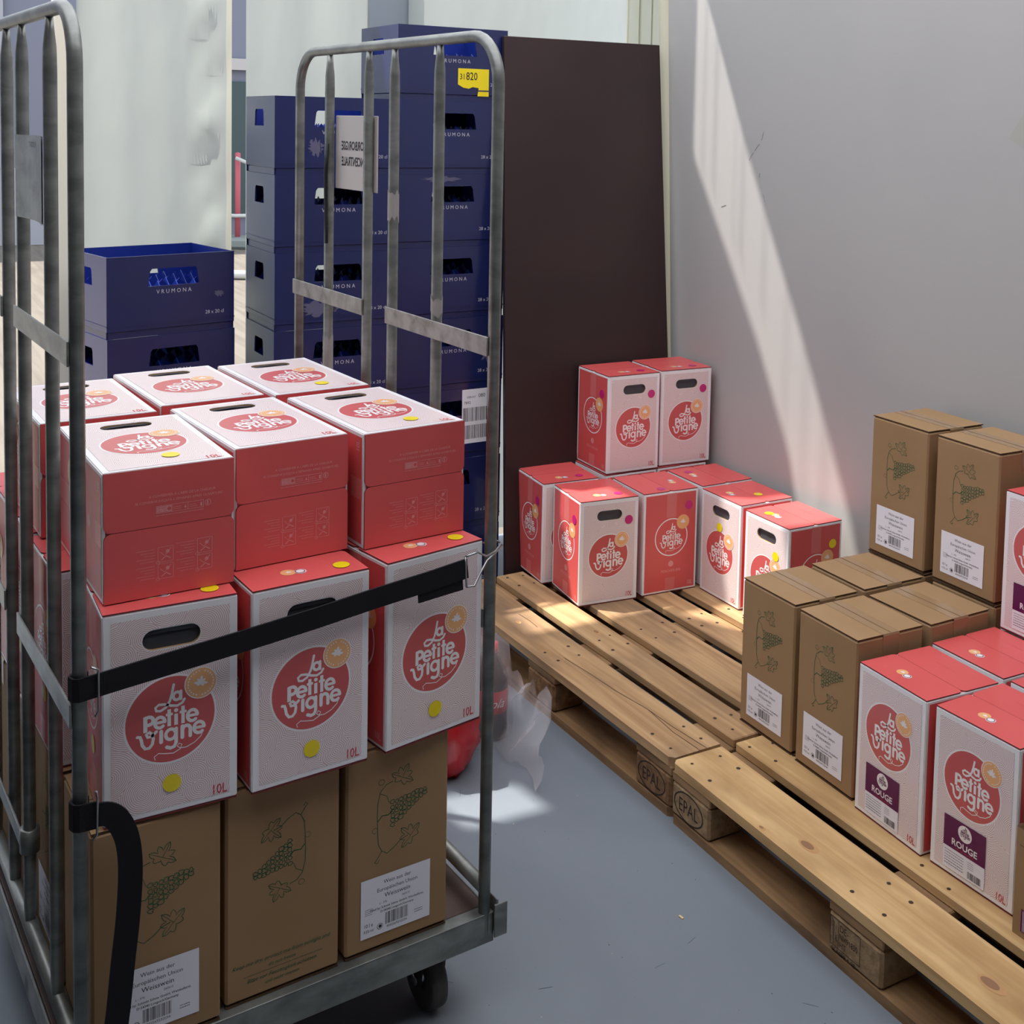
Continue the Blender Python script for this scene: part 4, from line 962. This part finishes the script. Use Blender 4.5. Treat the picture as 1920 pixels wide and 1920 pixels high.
def straps():
    B = 'black web'; r = thing('tension_strap', TW(0, 0, 0), TT, 'taut black strap across the front of the upright cartons', 'strap')
    mb = MB(); pv = -.036; c = (-.0225, pv); q = .0135
    pts = [(-.010, -.020, .797)]+[(c[0]+q*math.cos(a), c[1]+q*math.sin(a), .799) for a in [math.radians(d) for d in (60, 110, 160, 210, 250, 280)]]
    pts = [(-.0225+q*math.cos(math.radians(d)), pv+q*math.sin(math.radians(d)), .800) for d in (20, 70, 120, 170, 220, 255)]+[(.01, -.047, .802), (.10, -.045, .808), (.211, -.044, .816), (.33, -.043, .826), (.44, -.041, .837), (.53, -.045, .847), (.608, -.045, .856)]
    mb.ribbon(pts, (0, 0, 1), .034, .0035, B); mb.obj('webbing', r)
    mb = MB(); mb.ribbon([(.515, -.043, .832), (.56, -.042, .835), (.60, -.042, .838)], (0, 0, 1), .038, .003, B); mb.obj('webbing_end', r)
    W_ = 'steel wire'; mb = MB()
    mb.tube([(.603, -.046, .877), (.628, -.045, .880), (.650, -.036, .866), (.680, -.018, .864), (.700, -.004, .870), (.702, .008, .870), (.692, .022, .868), (.680, .024, .866)], .0019, W_, 8)
    mb.tube([(.606, -.046, .824), (.622, -.045, .822), (.636, -.040, .838), (.652, -.036, .858), (.682, -.016, .861), (.704, -.002, .866)], .0019, W_, 8)
    mb.tube([(.603, -.046, .877), (.606, -.046, .824)], .0019, W_, 8); tag(mb.obj('wire_hook', r), 'bent steel wire hook')
    mb = MB(); mb.tube([(-.010, -.053, .832), (.000, -.053, .826), (.000, -.053, .766), (-.004, -.051, .758)], .0018, W_, 8); tag(mb.obj('wire_hook', r), 'thin steel wire hook on the left post')
    r = thing('tension_strap', TW(0, 0, 0), TT, 'loose black strap hanging down from the left front cage post', 'strap')
    mb = MB(); pts = [(-.0225+q*math.cos(math.radians(d)), pv+q*math.sin(math.radians(d)), .612) for d in (20, 70, 120, 170, 220, 255)]+[(-.004, -.051, .612)]
    mb.ribbon(pts, (0, 0, 1), .040, .0035, B)
    pts2 = SM([(-.006, -.049, .611), (.012, -.050, .608), (.026, -.053, .596), (.038, -.056, .566), (.042, -.058, .52), (.038, -.059, .45), (.030, -.060, .38), (.023, -.060, .31), (.013, -.061, .24), (.006, -.061, .16)])
    wd = SM([(0, 0, 1), (.25, 0, 1), (.8, -.1, .8), (1, -.15, .25), (1, -.15, 0), (1, -.15, 0), (1, -.15, 0), (1, -.15, 0), (1, -.15, 0), (1, -.15, 0)])
    mb.ribbon(pts2, wd, .034, .0035, B); mb.obj('webbing', r)
    mb = MB(); mb.tube([(-.005, -.056, .650), (-.003, -.056, .640), (-.004, -.056, .585), (-.009, -.054, .577)], .0018, W_, 8); tag(mb.obj('wire_hook', r), 'thin steel wire hook')
straps()

# ------------------------------------------------------------ drinks behind the trolley
def bottle(x, y, label):
    r = thing('cola_bottle', (x, y, 0), .3, label, 'bottle', 'cola bottles in shrink wrap')
    mb = MB(); mb.lathe([(0, .004), (.03, .0), (.040, .006), (.043, .02), (.041, .06), (.0425, .075)], 'cola', 28)
    mb.lathe([(.0425, .075), (.0435, .077), (.0435, .133), (.0425, .135)], 'cola label', 28); mb.lathe([(.0425, .135), (.043, .16), (.038, .18), (.025, .205), (.014, .222), (.013, .235)], 'cola', 28); mb.obj('bottle_body', r)
    mb = MB(); A = Art(); A.text('Cola', 0, 0, .034, 'logo white', 1, shear=.5)
    for m, l, V, F in A.P:
        k = mb.mi(m); vs = [mb.bm.verts.new((.0442*math.sin(px/.0442-.1), -.0442*math.cos(px/.0442-.1), .093+py)) for px, py in V]
        for f in F:
            try: mb.bm.faces.new([vs[i] for i in f]).material_index = k
            except Exception: pass
    mb.obj('label_print', r)
    mb = MB(); mb.lathe([(0, .252), (.0155, .252), (.016, .228), (.0, .228)], 'red cap', 20); mb.obj('cap', r)
bx, by = -.125, 3.11
bottle(bx, by, 'cola bottle nearest the pallet beside the right cage post')
bottle(bx-.083, by-.052, 'cola bottle half hidden behind the right cage post')
bottle(bx-.05, by+.075, 'cola bottle at the back right of the wrapped pack'); bottle(bx-.133, by+.025, 'cola bottle at the back left of the wrapped pack')
def wraps():
    mb = MB(); r = random.Random(3); n = 26; rows = []
    ctr = Vector((bx-.066, by+.012, 0))
    for j, z in enumerate((.004, .03, .10, .18, .235, .268, .272)):
        row = []
        for i in range(n):
            a = 2*PI*i/n; R = (.112 if z < .2 else .10 if z < .25 else .07 if z < .27 else .01)
            s = 1+.06*math.sin(5*a+z*30)+r.uniform(-.015, .015); e = Vector((math.cos(a)*1.05, math.sin(a)*.95, 0)); row.append(mb.bm.verts.new(ctr+e*R*s+Vector((0, 0, z))))
        rows.append(row)
    for A, B in zip(rows, rows[1:]):
        for i in range(n): f = mb.bm.faces.new([A[i], A[(i+1) % n], B[(i+1) % n], B[i]]); f.smooth = True
    mb.mi('clear film')
    # loose flap of film spreading onto the floor
    g = []
    for i in range(15):
        row = []
        for j in range(11):
            s, t = i/14, j/10; x = bx+.03+.125*s*(1-.25*t)+.012*math.sin(11*t+5*s); y = by-.05+.01*s-.20*t*s-.03*t+.02*math.sin(8*s+3*t); z = .19*(1-t)*(1-.3*s)+.006+.022*math.sin(13*s+9*t)*(.3+s)*(1-t*.6)+.010*math.sin(31*s-23*t)*(1-.5*t)
            row.append(mb.bm.verts.new((x, y, max(z, .003))))
        g.append(row)
    for i in range(14):
        for j in range(10): f = mb.bm.faces.new([g[i][j], g[i+1][j], g[i+1][j+1], g[i][j+1]]); f.smooth = True
    tag(mb.obj('plastic_wrap'), 'crumpled clear plastic wrap around the cola bottles, trailing on floor', 'plastic wrap')
    # red foil pack
    mb = MB(); n = 28; rows = []
    for j in range(13):
        t = j/12; z = .002+.27*t; R = .082*(math.sin(PI*min(max(t*.94+.03, 0), 1)))**.22; row = []
        for i in range(n):
            a = 2*PI*i/n; s = 1+.07*math.sin(5*a+6*t)+.04*math.sin(13*a-17*t)+.03*math.cos(23*t+3*a); row.append(mb.bm.verts.new((-.232+R*s*1.0*math.cos(a), 2.94+R*s*1.15*math.sin(a), z)))
        rows.append(row)
    k = mb.mi('red foil')
    for A, B in zip(rows, rows[1:]):
        for i in range(n): f = mb.bm.faces.new([A[i], A[(i+1) % n], B[(i+1) % n], B[i]]); f.smooth = True
    mb.bm.faces.new(rows[0][::-1]); mb.bm.faces.new(rows[-1])
    tag(mb.obj('foil_pack'), 'shiny red foil drinks pack on the floor behind the trolley', 'pack')
wraps()
for i, (x, y, l) in enumerate(((.02, 1.93, 'pale wood chip on the floor nearest the trolley wheel'), (.28, 1.98, 'pale wood chip on the grey floor near the front pallet edge'), (.30, 2.38, 'pale wood chip on the floor beneath the pallet mark block'))):
    mb = MB(); mb.box(-.006, .006, -.0025, .0025, 0, .002, 'chip wood', .0005); tag(mb.obj('wood_chip', loc=(x, y, .0002), rot=i*1.1), l, 'wood chip', 'wood chips on the floor')
